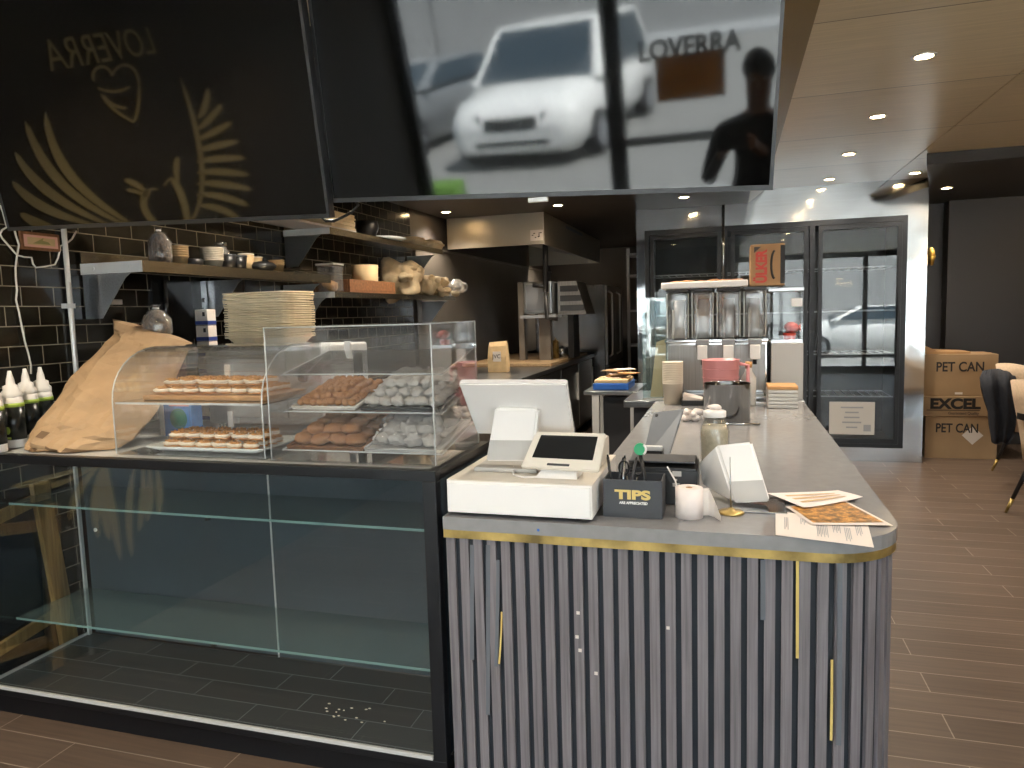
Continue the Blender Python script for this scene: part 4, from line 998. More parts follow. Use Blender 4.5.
kg = thing('kraft_bag', 'large crumpled kraft paper bag slumped on the case beside the sauce bottles', 'bag', (-2.2, 2.0, ZT))
rings_px = [((31, 455), (62, 465), 1.93, .012), ((27, 447), (80, 463), 1.945, .04), ((31, 434), (104, 456), 1.975, .06), ((50, 408), (132, 440), 2.03, .075), ((76, 376), (154, 414), 2.14, .08), ((98, 351), (172, 384), 2.30, .08), ((117, 334), (184, 358), 2.40, .065), ((113, 319), (192, 343), 2.46, .035)]
b = B(); rings = []; sub = []
for i in range(len(rings_px)-1):
    for k in range(4):
        f = k/4; A_, B_ = rings_px[i], rings_px[i+1]
        sub.append(tuple((tuple(a0+(b0-a0)*f for a0, b0 in zip(A_[j], B_[j])) if j < 2 else A_[j]+(B_[j]-A_[j])*f) for j in range(4)))
sub.append(rings_px[-1])
for n_, (l, r_, Y, th) in enumerate(sub):
    fr_, bk = [], []
    m = 12
    for i in range(m+1):
        f = i/m; p = ony(l[0]+(r_[0]-l[0])*f, l[1]+(r_[1]-l[1])*f, Y)
        e = min(1, 4*min(f, 1-f)+.08)
        cz = noise.noise(V((i*.55, n_*.32, 1.3)))*.022+noise.noise(V((i*1.3, n_*.9, 7)))*.011
        fr_.append(p+V((0, -th*e+cz, 0))); bk.append(p+V((0, th*e, 0)))
    rings.append(fr_+bk[::-1])
zs = min(p.z for r_ in rings for p in r_)
for r_ in rings:
    for p in r_:
        p.z = max(p.z, ZT+.001)
b.loft(rings, sm=False); bd = obj('body', b, 'kraft', kg)
for (n0, n1, i0, i1, nm) in ((2, 6, 2, 4, 'printed_label'), (4, 8, 5, 7, 'printed_label'), (8, 9, 8, 11, 'printed_line'), (9, 10, 3, 4, 'printed_line')):
    b = B(); o_ = V((.001, -.0022, .0012))
    for n_ in range(n0, n1):
        for i_ in range(i0, i1):
            if (n_+i_) % 4 == 3: continue
            b.quad([rings[n_][i_]+o_, rings[n_][i_+1]+o_, rings[n_+1][i_+1]+o_, rings[n_+1][i_]+o_])
    b.keep = True; obj(nm, b, 'printbrown', bd)
nb = nut_bag('nut_bag', 'small clear bag of nuts poking out of the kraft bag opening', ony(158, 338, 2.50), .065, .13, 'darknuts')

# ================================================================== WALL THINGS
b = B(); p = onx(64, 232, -2.683); b.cyl((-2.683, p.y, .30), (-2.683, p.y, 2.36), .0105); cd = obj('conduit', b, 'alu'); tag(cd, 'thin pale metal conduit running up the tiled wall', 'conduit')
b = B(); q = onx(66, 306, -2.69); b.box(-2.699, -2.672, p.y-.03, p.y+.015, q.z-.01, q.z+.01); obj('pipe_clip', b, 'alu', cd)
pf = thing('framed_banknote', 'small framed pink banknote on the tiled wall under the left screen', 'frame', (-2.69, 2.45, 1.8))
c4 = [onx(22.5, 250.5, -2.697), onx(56, 250.5, -2.697), onx(56, 233, -2.697), onx(22.5, 233, -2.697)]
ya, yb, za, zb = c4[0].y, c4[1].y, c4[1].z+.005, c4[3].z-.005
b = B(); b.box(-2.699, -2.685, ya-.012, yb+.012, za-.012, zb+.012, .003); obj('frame', b, 'tray', pf)
b = B(); b.box(-2.685, -2.6835, ya, yb, za, zb); nt_ = obj('banknote', b, 'pinkpaper', pf)
b = B(); b.box(-2.6835, -2.6825, ya+.014, yb-.014, za+.009, zb-.009); obj('cream_panel', b, 'kraftlight', nt_)
b = B(); b.prism([(-2.6824, ya+.035, za+.014), (-2.6824, yb-.035, za+.014), (-2.6824, yb-.045, za+.024), (-2.6824, yb-.07, za+.028), (-2.6824, ya+.085, za+.040), (-2.6824, ya+.06, za+.026)], (.0006, 0, 0)); obj('green_print', b, 'olive', nt_)
def cable(pts, X=-2.688): return [onx(x, y, X) for x, y in pts]
b = B(); b.tube(cable([(0, 205), (3, 212), (6.5, 226), (9, 228.5), (7, 227), (2, 230), (0, 234), (2, 238), (9, 246), (15, 253), (18, 255.5), (24, 257), (31.5, 257.5), (33, 264), (36, 267.5), (45, 266.5), (55, 264.5), (58, 258), (60, 250), (60.5, 246), (67, 243), (72, 239), (76.5, 231)]), .0035, 6)
tag(obj('white_cable', b, 'cable'), 'white cable looping past the banknote frame toward the conduit', 'cable')
b = B(); b.tube(cable([(14, 228), (16, 236), (19, 245), (17, 256), (15.5, 268), (16, 280), (17, 290), (16, 300), (19, 312), (22, 328), (25, 342), (28, 352), (31, 365), (31, 374)]), .0035, 6)
tag(obj('white_cable', b, 'cable'), 'white cable hanging straight down the tiles to the sauce bottles', 'cable')
p = onx(116.5, 302, -2.695); b = B(); b.box(-2.699, -2.69, p.y-.03, p.y+.03, p.z-.012, p.z+.012, .002); tag(obj('wall_tag', b, 'offwhite'), 'small cream tag stuck on a black tile below the shelf end', 'tag')

# ================================================================== COUNTER
CX0, CX1, CF, RC, CB = -.787, .418, 1.858, .205, 4.55
def outline(off=0, inner=False):
    pts = [V((CX0+off*0, CF+off, 0))]
    cx_, cy_ = CX1-RC, CF+RC
    for k in range(13): a = -PI/2+k*PI/24; pts.append(V((cx_+(RC-off)*math.cos(a), cy_+(RC-off)*math.sin(a), 0)))
    pts.append(V((CX1-off, CB, 0)))
    return pts
IN = [V((-.45, CB, 0)), V((-.45, 2.38, 0)), V((CX0, 2.38, 0))]
ct = thing('service_counter', 'grey topped service counter with rounded corner and slatted wood front', 'counter', (-.2, 2.2, 0))
b = B(); b.prism([p+V((0, 0, .813)) for p in outline()+IN], (0, 0, .037)); obj('countertop', b, 'counter', ct)
b = B(); o_ = outline(.002); oi = outline(.008)
for i in range(len(o_)-1):
    p, q, r_, s_ = o_[i], o_[i+1], oi[i+1], oi[i]
    b.hexa([v+V((0, 0, .789)) for v in (p, q, r_, s_)]+[v+V((0, 0, .8125)) for v in (p, q, r_, s_)])
obj('brass_edging', b, 'brass', ct)
b = B(); b.prism([p for p in outline(.022)+IN], (0, 0, .812)); obj('carcass', b, 'felt', ct)
q = ony(538, 519, CF); b = B(); b.cyl((q.x, CF-.0006, .828), (q.x, CF+.0005, .828), .004, seg=12); obj('blue_mark', b, 'blue', ct)
# slats follow the front and the rounded corner
path = outline(.020); segs = []
L = 0; cum = [0]
for p, q in zip(path, path[1:]): L += (q-p).length; cum.append(L)
def at_len(s):
    for i in range(len(path)-1):
        if s <= cum[i+1] or i == len(path)-2:
            d = (path[i+1]-path[i]).normalized(); return path[i]+d*(s-cum[i]), d
b = B(); pitch, sw = .0412, .0262; s = .004
while s+sw < L:
    p, d = at_len(s+sw/2); n = V((d.y, -d.x, 0))
    a0, a1 = p-d*sw/2, p+d*sw/2
    b.hexa([a0+n*.010, a1+n*.010, a1, a0]+[v+V((0, 0, .788)) for v in (a0+n*.010, a1+n*.010, a1, a0)])
    s += pitch
sp_ = obj('slat_panel', b, 'slat', ct)
def peel(px, y0, y1, mat, name, wd=.006, bend=.01):
    d0, d1 = ony(px, y0, CF+.009), ony(px, y1, CF+.009); b = B(); rings = []
    for k in range(9):
        f = k/8; p = d0.lerp(d1, f); o = -bend*f*f
        rings.append([p+V((-wd/2+o*.3, o, 0)), p+V((wd/2+o*.3, o, 0)), p+V((wd/2+o*.3, o+.0015, 0)), p+V((-wd/2+o*.3, o+.0015, 0))])
    b.loft(rings, sm=False); return obj(name, b, mat, ct)
peel(501.5, 612, 662, 'goldtext', 'gold_tape_strip', .005, .012); peel(498, 560, 665, 'feltgrey', 'peeling_felt_strip', .010, .010)
peel(797.5, 560, 658, 'goldtext', 'gold_tape_strip', .007, .002); peel(832, 660, 738, 'goldtext', 'gold_tape_strip', .006, .012); peel(840, 560, 742, 'feltgrey', 'peeling_felt_strip', .012, .016)
peel(472, 545, 660, 'feltgrey', 'faded_felt_strip', .012, .0); peel(488, 545, 715, 'feltgrey', 'faded_felt_strip', .012, .0); peel(763, 560, 620, 'feltgrey', 'faded_felt_strip', .012, .0)
for px, y0, y1 in ((578, 612, 614), (577, 634, 640), (580, 648, 653), (596, 672, 675), (668, 627, 629)):
    a, c = ony(px-1.6, (y0+y1)/2+1.4, CF+.0085), ony(px+1.6, (y0+y1)/2-1.4, CF+.0085); b = B(); b.box(a.x, c.x, CF+.0085, CF+.0098, a.z, c.z); obj('chip_mark', b, 'paper', sp_)

CT = .8505
# cash drawer
dw = thing('cash_drawer', 'wide white cash drawer on the counter corner beside the glass case', 'cash drawer', (-.57, 2.05, CT))
b = B(); b.box(-.778, -.357, 1.875, 2.30, CT+.009, .952, .003); obj('housing', b, 'white', dw)
b = B(); b.box(-.774, -.361, 1.868, 1.8745, CT+.012, .948, .002); d = obj('drawer_front', b, 'white', dw)
b = B(); b.box(-.778, -.357, 1.876, 2.30, .9522, .9545); obj('top_sheet', b, 'offwhite', dw)
for x in (-.74, -.40):
    for y in (1.91, 2.26): b = B(); b.cyl((x, y, CT), (x, y, CT+.010), .012, seg=12); obj('foot', b, 'black', dw)
DT = .955
# pos monitor (seen from behind)
pm_ = thing('point_of_sale_screen', 'large white point of sale screen seen from behind, standing on the cash drawer', 'monitor', (-.62, 2.1, DT))
TL, TRr, BR, BL = V((-.757, 1.945, 1.222)), V((-.437, 1.945, 1.222)), V((-.449, 2.09, 1.050)), V((-.757, 2.09, 1.050))
n = (TRr-TL).cross(BL-TL).normalized(); n = n if n.y > 0 else -n
b = B(); b.hexa([BL, BR, BR+n*.022, BL+n*.022, TL, TRr, TRr+n*.022, TL+n*.022])
bmesh.ops.bevel(b.bm, geom=b.bm.edges[:], offset=.004, segments=2, affect='EDGES'); obj('screen_back', b, 'white', pm_)
b = B(); e = n*.023; b.quad([BL+e+V((.012, 0, .008)), BR+e+V((-.012, 0, .008)), TRr+e+V((-.012, 0, -.008)), TL+e+V((.012, 0, -.008))]); obj('display_glass', b, 'blackgloss', pm_)
s0, s1 = V((-.66, 1.985, 1.16)), V((-.50, 1.985, 1.16))
b = B()
NQ = [ony(486, 461, 2.0), ony(533, 461, 2.0), ony(538, 409, 1.985), ony(494.7, 408, 1.985)]
b.hexa([NQ[0], NQ[1], NQ[1]+V((0, .05, 0)), NQ[0]+V((0, .05, 0)), NQ[3], NQ[2], NQ[2]+V((0, .03, 0)), NQ[3]+V((0, .03, 0))])
bmesh.ops.bevel(b.bm, geom=b.bm.edges[:], offset=.006, segments=2, affect='EDGES'); st = obj('stand_neck', b, 'white', pm_)
def nq(u, v): return (NQ[0]*(1-u)+NQ[1]*u)*(1-v)+(NQ[3]*(1-u)+NQ[2]*u)*v+V((0, -.0008, 0))
b = B(); b.quad([nq(.01, .02), nq(.99, .02), nq(.99, .40), nq(.01, .40)]); obj('grey_band', b, 'lightgrey', st)
b = B(); b.box(-.735, -.54, 1.985, 2.18, DT, .968, .004); obj('base_plate', b, 'lightgrey', pm_)
# customer terminal
tm = thing('payment_terminal', 'white customer terminal with a dark tilted screen on the cash drawer', 'terminal', (-.45, 1.98, DT))
a, b_, c, d_ = ony(536, 431, 2.005), ony(606, 433, 2.005), ony(598.5, 471, 1.925), ony(520.5, 466.5, 1.925)
n = (b_-a).cross(d_-a).normalized(); n = n if n.y < 0 else -n
b = B(); b.hexa([d_-n*.014, c-n*.014, b_-n*.014, a-n*.014, d_, c, b_, a]); bmesh.ops.bevel(b.bm, geom=b.bm.edges[:], offset=.003, segments=2, affect='EDGES'); obj('bezel', b, 'offwhite', tm)
def lerp2(u, v): return (a*(1-u)+b_*u)*(1-v)+(d_*(1-u)+c*u)*v
b = B(); b.quad([lerp2(.10, .74)+n*.0006, lerp2(.90, .74)+n*.0006, lerp2(.90, .11)+n*.0006, lerp2(.10, .11)+n*.0006]); obj('screen', b, 'blackgloss', tm)
b = B(); b.quad([lerp2(.33, .93)+n*.0007, lerp2(.62, .93)+n*.0007, lerp2(.62, .87)+n*.0007, lerp2(.33, .87)+n*.0007]); obj('card_slot', b, 'darkgrey', tm)
b = B(); b.hexa([(-.53, 1.93, DT+.001), (-.41, 1.93, DT+.001), (-.41, 2.02, DT+.001), (-.53, 2.02, DT+.001), (-.51, 1.955, .985), (-.42, 1.955, .985), (-.42, 2.03, 1.04), (-.51, 2.03, 1.04)]); obj('foot', b, 'white', tm)
b = B(); b.box(-.405, -.368, 2.10, 2.24, DT, 1.03, .006); tag(obj('receipt_printer', b, 'offwhite'), 'small beige device on the drawer right behind the terminal', 'device')
b = B(); b.tube([(-.62, 2.02, .966), (-.60, 1.95, .957), (-.56, 1.93, .957), (-.50, 1.945, .957), (-.47, 1.94, .957)], .003, 6); tag(obj('power_cord', b, 'white'), 'white cord curling on the drawer from screen to terminal', 'cord')

# tips box with pens
tp = thing('tip_box', 'black acrylic tip box lettered TIPS in gold on the counter edge', 'tip box', (-.258, 1.99, CT))
TX0, TX1, TY0, TY1, TZ = -.340, -.178, 1.948, 2.05, .956
b = B(); b.box(TX0, TX1, TY0, TY0+.004, CT, TZ); b.box(TX0, TX1, TY1-.004, TY1, CT, TZ); b.box(TX0, TX0+.004, TY0+.004, TY1-.004, CT, TZ); b.box(TX1-.004, TX1, TY0+.004, TY1-.004, CT, TZ); b.box(TX0+.004, TX1-.004, TY0+.004, TY1-.004, CT, CT+.004)
obj('box_body', b, 'darkgrey', tp)
text('TIPS', (-.258, TY0-.0008, .914), (1, 0, 0), (0, 0, 1), .034, 'goldtext', parent=tp, width=.098, bold=.0016)
text('ARE APPRECIATED', (-.256, TY0-.0008, .892), (1, 0, 0), (0, 0, 1), .0095, 'white', 'small_lettering', tp, .078, bold=.0004)
for i, (x, y, dx, dy, h, mt, lab) in enumerate(((-.315, 2.0, -.02, .01, .155, 'black', 'black pen leaning left in the tip box'), (-.30, 2.02, .01, .01, .15, 'steelz', 'silver pen standing in the tip box beside the black one'), (-.285, 1.99, .03, .02, .15, 'darkgrey', 'dark pen crossing right in the tip box'), (-.325, 2.03, .03, 0, .145, 'darkgrey', 'short dark marker at the back left of the tip box'))):
    t = thing('pen', lab, 'pen', (x, y, CT+.006))
    p0, p1 = V((x, y, CT+.006)), V((x+dx, y+dy, CT+h)); b = B(); b.cyl(p0, p1, .0042, seg=10); obj('barrel', b, mt, t)
    b = B(); dd = (p1-p0).normalized(); b.cyl(p1, p1+dd*.008, .0032, .0025, seg=10); obj('cap', b, 'black', t)
t = thing('scissors', 'scissors with black handles standing in the tip box', 'scissors', (-.268, 2.02, CT+.006))
b = B(); b.tube([(-.262, 2.02, CT+.008), (-.285, 2.025, CT+.10)], .003, 6); b.tube([(-.268, 2.026, CT+.008), (-.255, 2.03, CT+.10)], .003, 6); obj('blades', b, 'steelz', t)
b = B()
for cx_ in (-.292, -.252): b.tube([(cx_+.014*math.cos(a), 2.028, CT+.122+.02*math.sin(a)) for a in (2*PI*k/16 for k in range(17))], .0032, 6)
obj('handles', b, 'black', t)
gt_ = thing('green_marker', 'marker with a round green and white top sticking out of the tip box', 'marker', (-.22, 2.0, CT+.006))
g_c = ony(640, 449, 2.0)
b = B(); b.cyl((-.215, 2.0, CT+.006), g_c-V((0, 0, .012)), .0055, seg=10); obj('stem', b, 'black', gt_)
b = B(); b.cyl(g_c+V((0, -.006, 0)), g_c+V((0, .006, 0)), .0165, seg=24); obj('green_disc', b, 'green', gt_)
b = B(); b.tube([g_c+V((.017*math.cos(a), -.007, .017*math.sin(a))) for a in (-.9+1.8*k/8 for k in range(9))], .003, 6); obj('white_arc', b, 'white', gt_)

# black label printer with tablet behind
pr_ = thing('label_printer', 'black receipt printer with small white markings behind the tip box', 'printer', (-.2, 2.2, CT))
b = B(); b.hexa([(-.300, 2.10, CT), (-.092, 2.10, CT), (-.092, 2.26, CT), (-.300, 2.26, CT), (-.300, 2.115, .955), (-.092, 2.115, .955), (-.092, 2.26, .965), (-.300, 2.26, .965)])
bmesh.ops.bevel(b.bm, geom=b.bm.edges[:], offset=.006, segments=2, affect='EDGES'); obj('body', b, 'black', pr_)
b = B(); b.box(-.295, -.10, 2.14, 2.25, .9655, .972, .003); obj('lid', b, 'darkgrey', pr_)
b = B(); b.box(-.163, -.137, 2.1065, 2.1085, .935, .95); b.box(-.162, -.142, 2.1045, 2.1065, .905, .915); b.box(-.155, -.149, 2.1055, 2.1075, .922, .927); obj('white_marks', b, 'lightgrey', pr_)
b = B(); b.tube([(-.176, 2.096, .965), (-.150, 2.05, .935), (-.14, 2.03, .90)], .0025, 6); obj('cord', b, 'white', pr_)
tb = thing('tablet', 'grey backed tablet leaning on a black card reader stand', 'tablet', (-.27, 2.55, CT))
a, b_, c, d_ = ony(653, 412, 2.58), ony(684, 408.5, 2.58), ony(669, 457, 2.42), ony(641, 463, 2.42)
n = (b_-a).cross(d_-a).normalized(); n = n if n.y < 0 else -n
b = B(); b.hexa([d_-n*.008, c-n*.008, b_-n*.008, a-n*.008, d_, c, b_, a]); bmesh.ops.bevel(b.bm, geom=b.bm.edges[:], offset=.003, segments=2, affect='EDGES'); obj('casing', b, 'tabletgrey', tb)
p = a+(b_-a)*.15+(d_-a)*.08; b = B(); b.cyl(p+n*.0002, p+n*.002, .006, seg=16); obj('camera_lens', b, 'black', tb)
b = B(); b.box(-.285, -.215, 2.36, 2.43, CT, .960, .005); s = obj('reader_stand', b, 'black', tb)
b = B(); b.box(-.288, -.212, 2.353, 2.372, .960, .976, .003); obj('silver_strip', b, 'alu', s)

# paper roll, spike, white stand
rl = thing('paper_roll', 'white till paper roll standing on the counter beside the tip box', 'paper roll', (-.109, 1.985, CT))
b = B(); b.lathe([(.009, 0), (.037, 0), (.037, .082), (.009, .082), (.009, 0)], (-.109, 1.99, CT), 32); obj('roll', b, 'thermal', rl)
b = B(); b.lathe([(.0065, -.0), (.009, -.0), (.009, .0825), (.0065, .0825), (.0065, 0)], (-.109, 1.99, CT), 20); obj('core', b, 'cardshade', rl)
b = B(); P_ = [(-.074, 2.0), (-.058, 2.005), (-.042, 1.99), (-.026, 1.955)]
b.loft([[V((x, y, CT+.002)), V((x, y, CT+.078*(1-.9*max(0, (k-1))/2.2))), V((x+.001, y+.001, CT+.078*(1-.9*max(0, (k-1))/2.2))), V((x+.001, y+.001, CT+.002))] for k, (x, y) in enumerate(P_)], sm=False); obj('loose_end', b, 'paper', rl)
sk = thing('receipt_spike', 'receipt spike with a gold disc base in front of the white stand', 'spike', (0, 2.05, CT))
c = onz(731, 513, CT); b = B(); b.lathe([(0, 0), (.034, 0), (.036, .003), (.030, .007), (.012, .009), (.005, .016), (0, .016)], c, 28); obj('base', b, 'brass', sk)
tip = ony(730, 457, c.y+.005); b = B(); b.cyl(c+V((0, 0, .012)), tip, .0022, .0008, 8); obj('rod', b, 'steelz', sk)
ws = thing('tablet_stand', 'white wedge shaped tablet stand with a grey lower band on the counter', 'stand', (.03, 2.18, CT))
def wq(x, y, Y): return ony(x, y, Y)
F = [wq(735, 504, 2.115), wq(770, 502, 2.115), wq(752, 442.5, 2.21), wq(716, 444, 2.21)]
Bk = [wq(705, 482, 2.26), wq(768, 498, 2.26), wq(752, 441, 2.24), wq(698, 463, 2.26)]
b = B()
A0 = wq(735, 504, 2.115); A1 = wq(770, 502, 2.115); T1 = wq(752, 442.5, 2.215); T0 = wq(716, 444, 2.215); S0 = wq(702, 486, 2.25); S1 = wq(697, 463, 2.262)
R0 = A1+V((.0, .06, 0)); 
b.hexa([A0, A1, R0, S0, T0, T1, T1+V((0, .03, 0)), S1])
bmesh.ops.bevel(b.bm, geom=b.bm.edges[:], offset=.007, segments=3, affect='EDGES'); bd = obj('body', b, 'white', ws)
n = (A1-A0).cross(T0-A0).normalized(); n = n if n.y < 0 else -n
def wl(u, v): return (A0*(1-u)+A1*u)*(1-v)+(T0*(1-u)+T1*u)*v
b = B(); b.quad([wl(.02, .02)+n*.0008, wl(.98, .02)+n*.0008, wl(.98, .36)+n*.0008, wl(.02, .36)+n*.0008]); obj('grey_band', b, 'lightgrey', bd)
b = B(); q0, q1 = onz(736, 512, CT), onz(785, 506, CT); b.box(q0.x-.01, q1.x, q0.y-.005, q0.y+.15, CT, CT+.006, .002); obj('base_plate', b, 'chrome', ws)

# papers
def sheet_px(name, label, pts, z, mat, curl=0, thick=.0006):
    b = B(); n_ = 8; P = [onz(x, y, z) for x, y in pts]; g = []
    for j in range(n_+1):
        row = []
        for i in range(n_+1):
            u, v = i/n_, j/n_; p = (P[0]*(1-u)+P[1]*u)*(1-v)+(P[3]*(1-u)+P[2]*u)*v
            p = p+V((0, 0, curl*(abs(u-.5)*2)**3*(.5+.5*v)+.0006*math.sin(u*5+v*4)+.0006)); row.append(p)
        g.append(row)
    for dz in (0, thick):
        vs = [[b.bm.verts.new(p+V((0, 0, dz))) for p in row] for row in g]
        for j in range(n_):
            for i in range(n_): b.bm.faces.new((vs[j][i], vs[j][i+1], vs[j+1][i+1], vs[j+1][i]))
    b.keep = True
    t = thing(name, label, 'paper', P[0]); sh = obj('sheet', b, mat, t)
    return t, (lambda u, v, up: (P[0]*(1-u)+P[1]*u)*(1-v)+(P[3]*(1-u)+P[2]*u)*v+V((0, 0, curl*(abs(u-.5)*2)**3*(.5+.5*v)+.0006*math.sin(u*5+v*4)+.0006+up)))
mn, f = sheet_px('printed_menu', 'printed menu sheet overhanging the front rounded counter edge, lowest of the papers', [(775.5, 511), (868, 525), (874, 548), (775.5, 535)], CT+.0006, 'paper')
b = B()
for (u, v0, v1, nn) in ((.10, .25, .75, 3), (.28, .2, .45, 4), (.45, .15, .85, 7), (.62, .2, .6, 5), (.74, .3, .9, 4), (.86, .1, .6, 4)):
    for k in range(nn):
        uu = u+.022*k*.8; b.quad([f(uu, v0, .0012), f(uu+.008, v0, .0012), f(uu+.008, v1-.1*(k % 2), .0012), f(uu, v1-.1*(k % 2), .0012)])
b.keep = True; obj('printed_lines', b, 'grey', mn)
ph, f = sheet_px('food_flyer', 'glossy food photo flyer with orange and brown picture on the printed menu', [(786, 507), (846, 501), (893, 526), (812, 525)], CT+.0035, 'paper')
mt_ = N('food_photo_print'); nz = mt_.new('ShaderNodeTexNoise', Scale=38.0, Detail=6.0, Roughness=.7); mt_.link(mt_.coords(), nz.inputs['Vector'])
mt_.link(mt_.ramp(nz.outputs['Fac'], [(.30, '3f2e20'), (.45, '7c5930'), (.55, 'b9803a'), (.62, 'd6a052'), (.70, '6a4a2c')]), mt_.b.inputs['Base Color']); mt_.set(Roughness=.4); M['foodphoto'] = mt_.m
b = B(); n_ = 6
for j in range(n_):
    for i in range(n_):
        u0_, u1_, v0_, v1_ = .05+.9*i/n_, .05+.9*(i+1)/n_, .04+.86*j/n_, .04+.86*(j+1)/n_
        b.quad([f(u0_, v0_, .0014), f(u1_, v0_, .0014), f(u1_, v1_, .0014), f(u0_, v1_, .0014)])
b.keep = True; obj('photo_print', b, 'foodphoto', ph)
ev, f = sheet_px('folded_leaflet', 'pale peach folded leaflet lying on top of the food flyer', [(767, 494), (838, 491), (863, 498.5), (803, 509)], CT+.007, 'thermal', .004)
b = B(); 
for k in range(3): b.quad([f(.15, .2+.22*k, .0012), f(.85, .25+.2*k, .0012), f(.85, .32+.2*k, .0012), f(.15, .3+.22*k, .0012)])
b.keep = True; obj('printed_bands', b, 'kraftlight', ev)

# jar, pot
c = V((-.055, 2.66, CT)); jr = thing('glass_jar', 'clear glass jar with a white lid between tablet and white stand', 'jar', c)
b = B(); b.lathe([(0, 0), (.05, 0), (.052, .006), (.052, .13), (.046, .155), (.036, .17), (.036, .18), (.033, .18), (.033, .168), (.048, .13), (.048, .006), (0, .004)], c, 28); obj('body', b, 'glass', jr)
b = B(); b.lathe([(0, .005), (.047, .006), (.047, .125), (.042, .15), (0, .152)], c, 24); obj('contents', b, 'jarfill', jr)
b = B(); b.lathe([(0, .181), (.039, .181), (.04, .184), (.04, .202), (.03, .206), (0, .208)], c, 28); obj('lid', b, 'white', jr)
b = B(); b.blob(c+V((0, 0, .216)), .026, .02, .010, 10, .3, 40); obj('tied_string', b, 'thermal', jr)
c = V((-.018, 3.76, CT)); 
pt = thing('steel_pot', 'tall shiny steel pot standing in the middle of the counter arm', 'pot', c)
b = B(); b.lathe([(0, 0), (.110, 0), (.113, .004), (.113, .19), (.115, .193), (.111, .193), (.110, .19), (.110, .006), (0, .005)], c, 40); obj('body', b, 'potdark', pt)
c2 = c+V((-.045, -.15, 0)); b = B(); b.tube([c2+V((.0, 0, .006)), c2+V((.09, .01, .006)), c2+V((.20, .02, .005))], .005, 8); b.blob(c2+V((-.02, 0, .007)), .05, .03, .006, 12); tag(obj('long_spoon', b, 'steelz'), 'long steel spoon lying on the counter in front of the pot', 'spoon')
c = place(690, -.19, CT); c = onz(692, 421, CT); b = B()
for k in range(7): b.blob(c+V((random.uniform(-.035, .035), random.uniform(-.02, .02), .018+.016*(k % 3))), .024, .02, .018, 10, .5, 40, seed=k)
tag(obj('crumpled_cloth', b, 'thermal'), 'small crumpled pinkish cloth on the counter behind the tablet', 'cloth')

# ================================================================== DRINK STATION (behind the counter arm)
DY = 4.60
ds = thing('drink_bench', 'steel bench carrying the drink machine behind the counter arm', 'bench', (-.1, 4.9, 0))
b = B(); b.box(-.66, .43, DY, 5.2, .80, .845, .004); obj('top', b, 'steelx', ds)
b = B(); b.box(-.60, .41, DY+.04, 5.18, 0, .799); obj('cabinet', b, 'darkgrey', ds)
sm_ = thing('drink_dispenser', 'four tank cold drink dispenser with clear empty tanks', 'drink machine', (-.09, 4.9, .846))
xs = [ony(px, 313, 4.66).x for px in (665, 690, 715, 742, 768)]
zt, zb_ = ony(716, 289, 4.66).z, ony(716, 339, 4.66).z
b = B(); b.box(xs[0]-.005, xs[4]+.005, 4.74, 5.14, .87, zb_-.02, .008); b.box(xs[0]-.005, xs[4]+.005, 4.66, 5.14, zb_-.02, zb_, .004); b.box(xs[0], xs[4], 4.64, 5.14, .847, .872, .004); obj('base_housing', b, 'chrome', sm_)
b = B(); b.box(xs[0]+.01, xs[4]-.01, 4.728, 4.7395, .90, zb_-.04); obj('front_panel', b, 'steeldark', sm_)
for k in range(4):
    x0, x1 = xs[k]+.012, xs[k+1]-.012; w_ = x1-x0
    b = B(); b.box(x0, x1, 4.67, 5.05, zb_+.002, zt-.012, .02, seg=3); tk = obj('tank', b, 'tankplastic', sm_)
    b = B(); b.box(x0-.004, x1+.004, 4.66, 5.06, zt-.011, zt+.008, .004); obj('tank_lid', b, 'darkgrey', tk)
    cx_ = (x0+x1)/2
    b = B(); b.cyl((cx_, 4.86, zb_+.003), (cx_, 4.86, zt-.06), .035, seg=16); b.cyl((cx_-.03, 4.72, zb_+.003), (cx_-.03, 4.72, zt-.12), .008, seg=8); obj('cooling_column', b, 'alu', tk)
    b = B()
    for xx in (x0, x1):
        for yy in (4.672,): b.tube([(xx, yy, zb_+.01), (xx, yy, zt-.02)], .004, 6)
    obj('tank_edge', b, 'acredge', tk)
    if k:
        b = B(); b.box(cx_-.04, cx_+.04, 4.60, 4.66, zb_-.035, zb_+.0, .006); tp_ = obj('tap', b, 'grey', sm_)
        b = B(); b.box(cx_-.03, cx_+.03, 4.595, 4.63, zb_-.125, zb_-.036, .005); obj('tap_lever', b, 'white', tp_)
        b = B(); b.cyl((cx_, 4.66, zb_-.11), (cx_, 4.70, zb_-.09), .012, seg=12); b.cyl((cx_, 4.66, zb_-.16), (cx_, 4.66, zb_-.10), .012, seg=12); obj('spout', b, 'black', tp_)
b = B(); b.box(xs[0]+.02, xs[4]-.02, 4.61, 4.72, .8725, .885, .003); obj('drip_tray', b, 'steelx', sm_)
wt = thing('white_tray', 'white tray with scattered orange scraps lying on top of the drink dispenser', 'tray', (-.2, 4.8, zt+.01))
q0, q1 = ony(661, 286, 4.64), ony(748, 279, 4.64)
b = B(); b.box(q0.x, q1.x, 4.64, 5.05, zt+.009, zt+.05, .006); obj('tray_body', b, 'white', wt)
b = B()
for k in range(14): b.blob((random.uniform(q0.x+.06, q1.x-.05), random.uniform(4.68, 4.9), zt+.056), .04, .03, .008, 8, .5, 30, seed=k)
tag(obj('dried_orange_scraps', b, 'cookie2'), 'orange brown scraps strewn on the white tray above the drink tanks', 'scraps', kind='stuff')
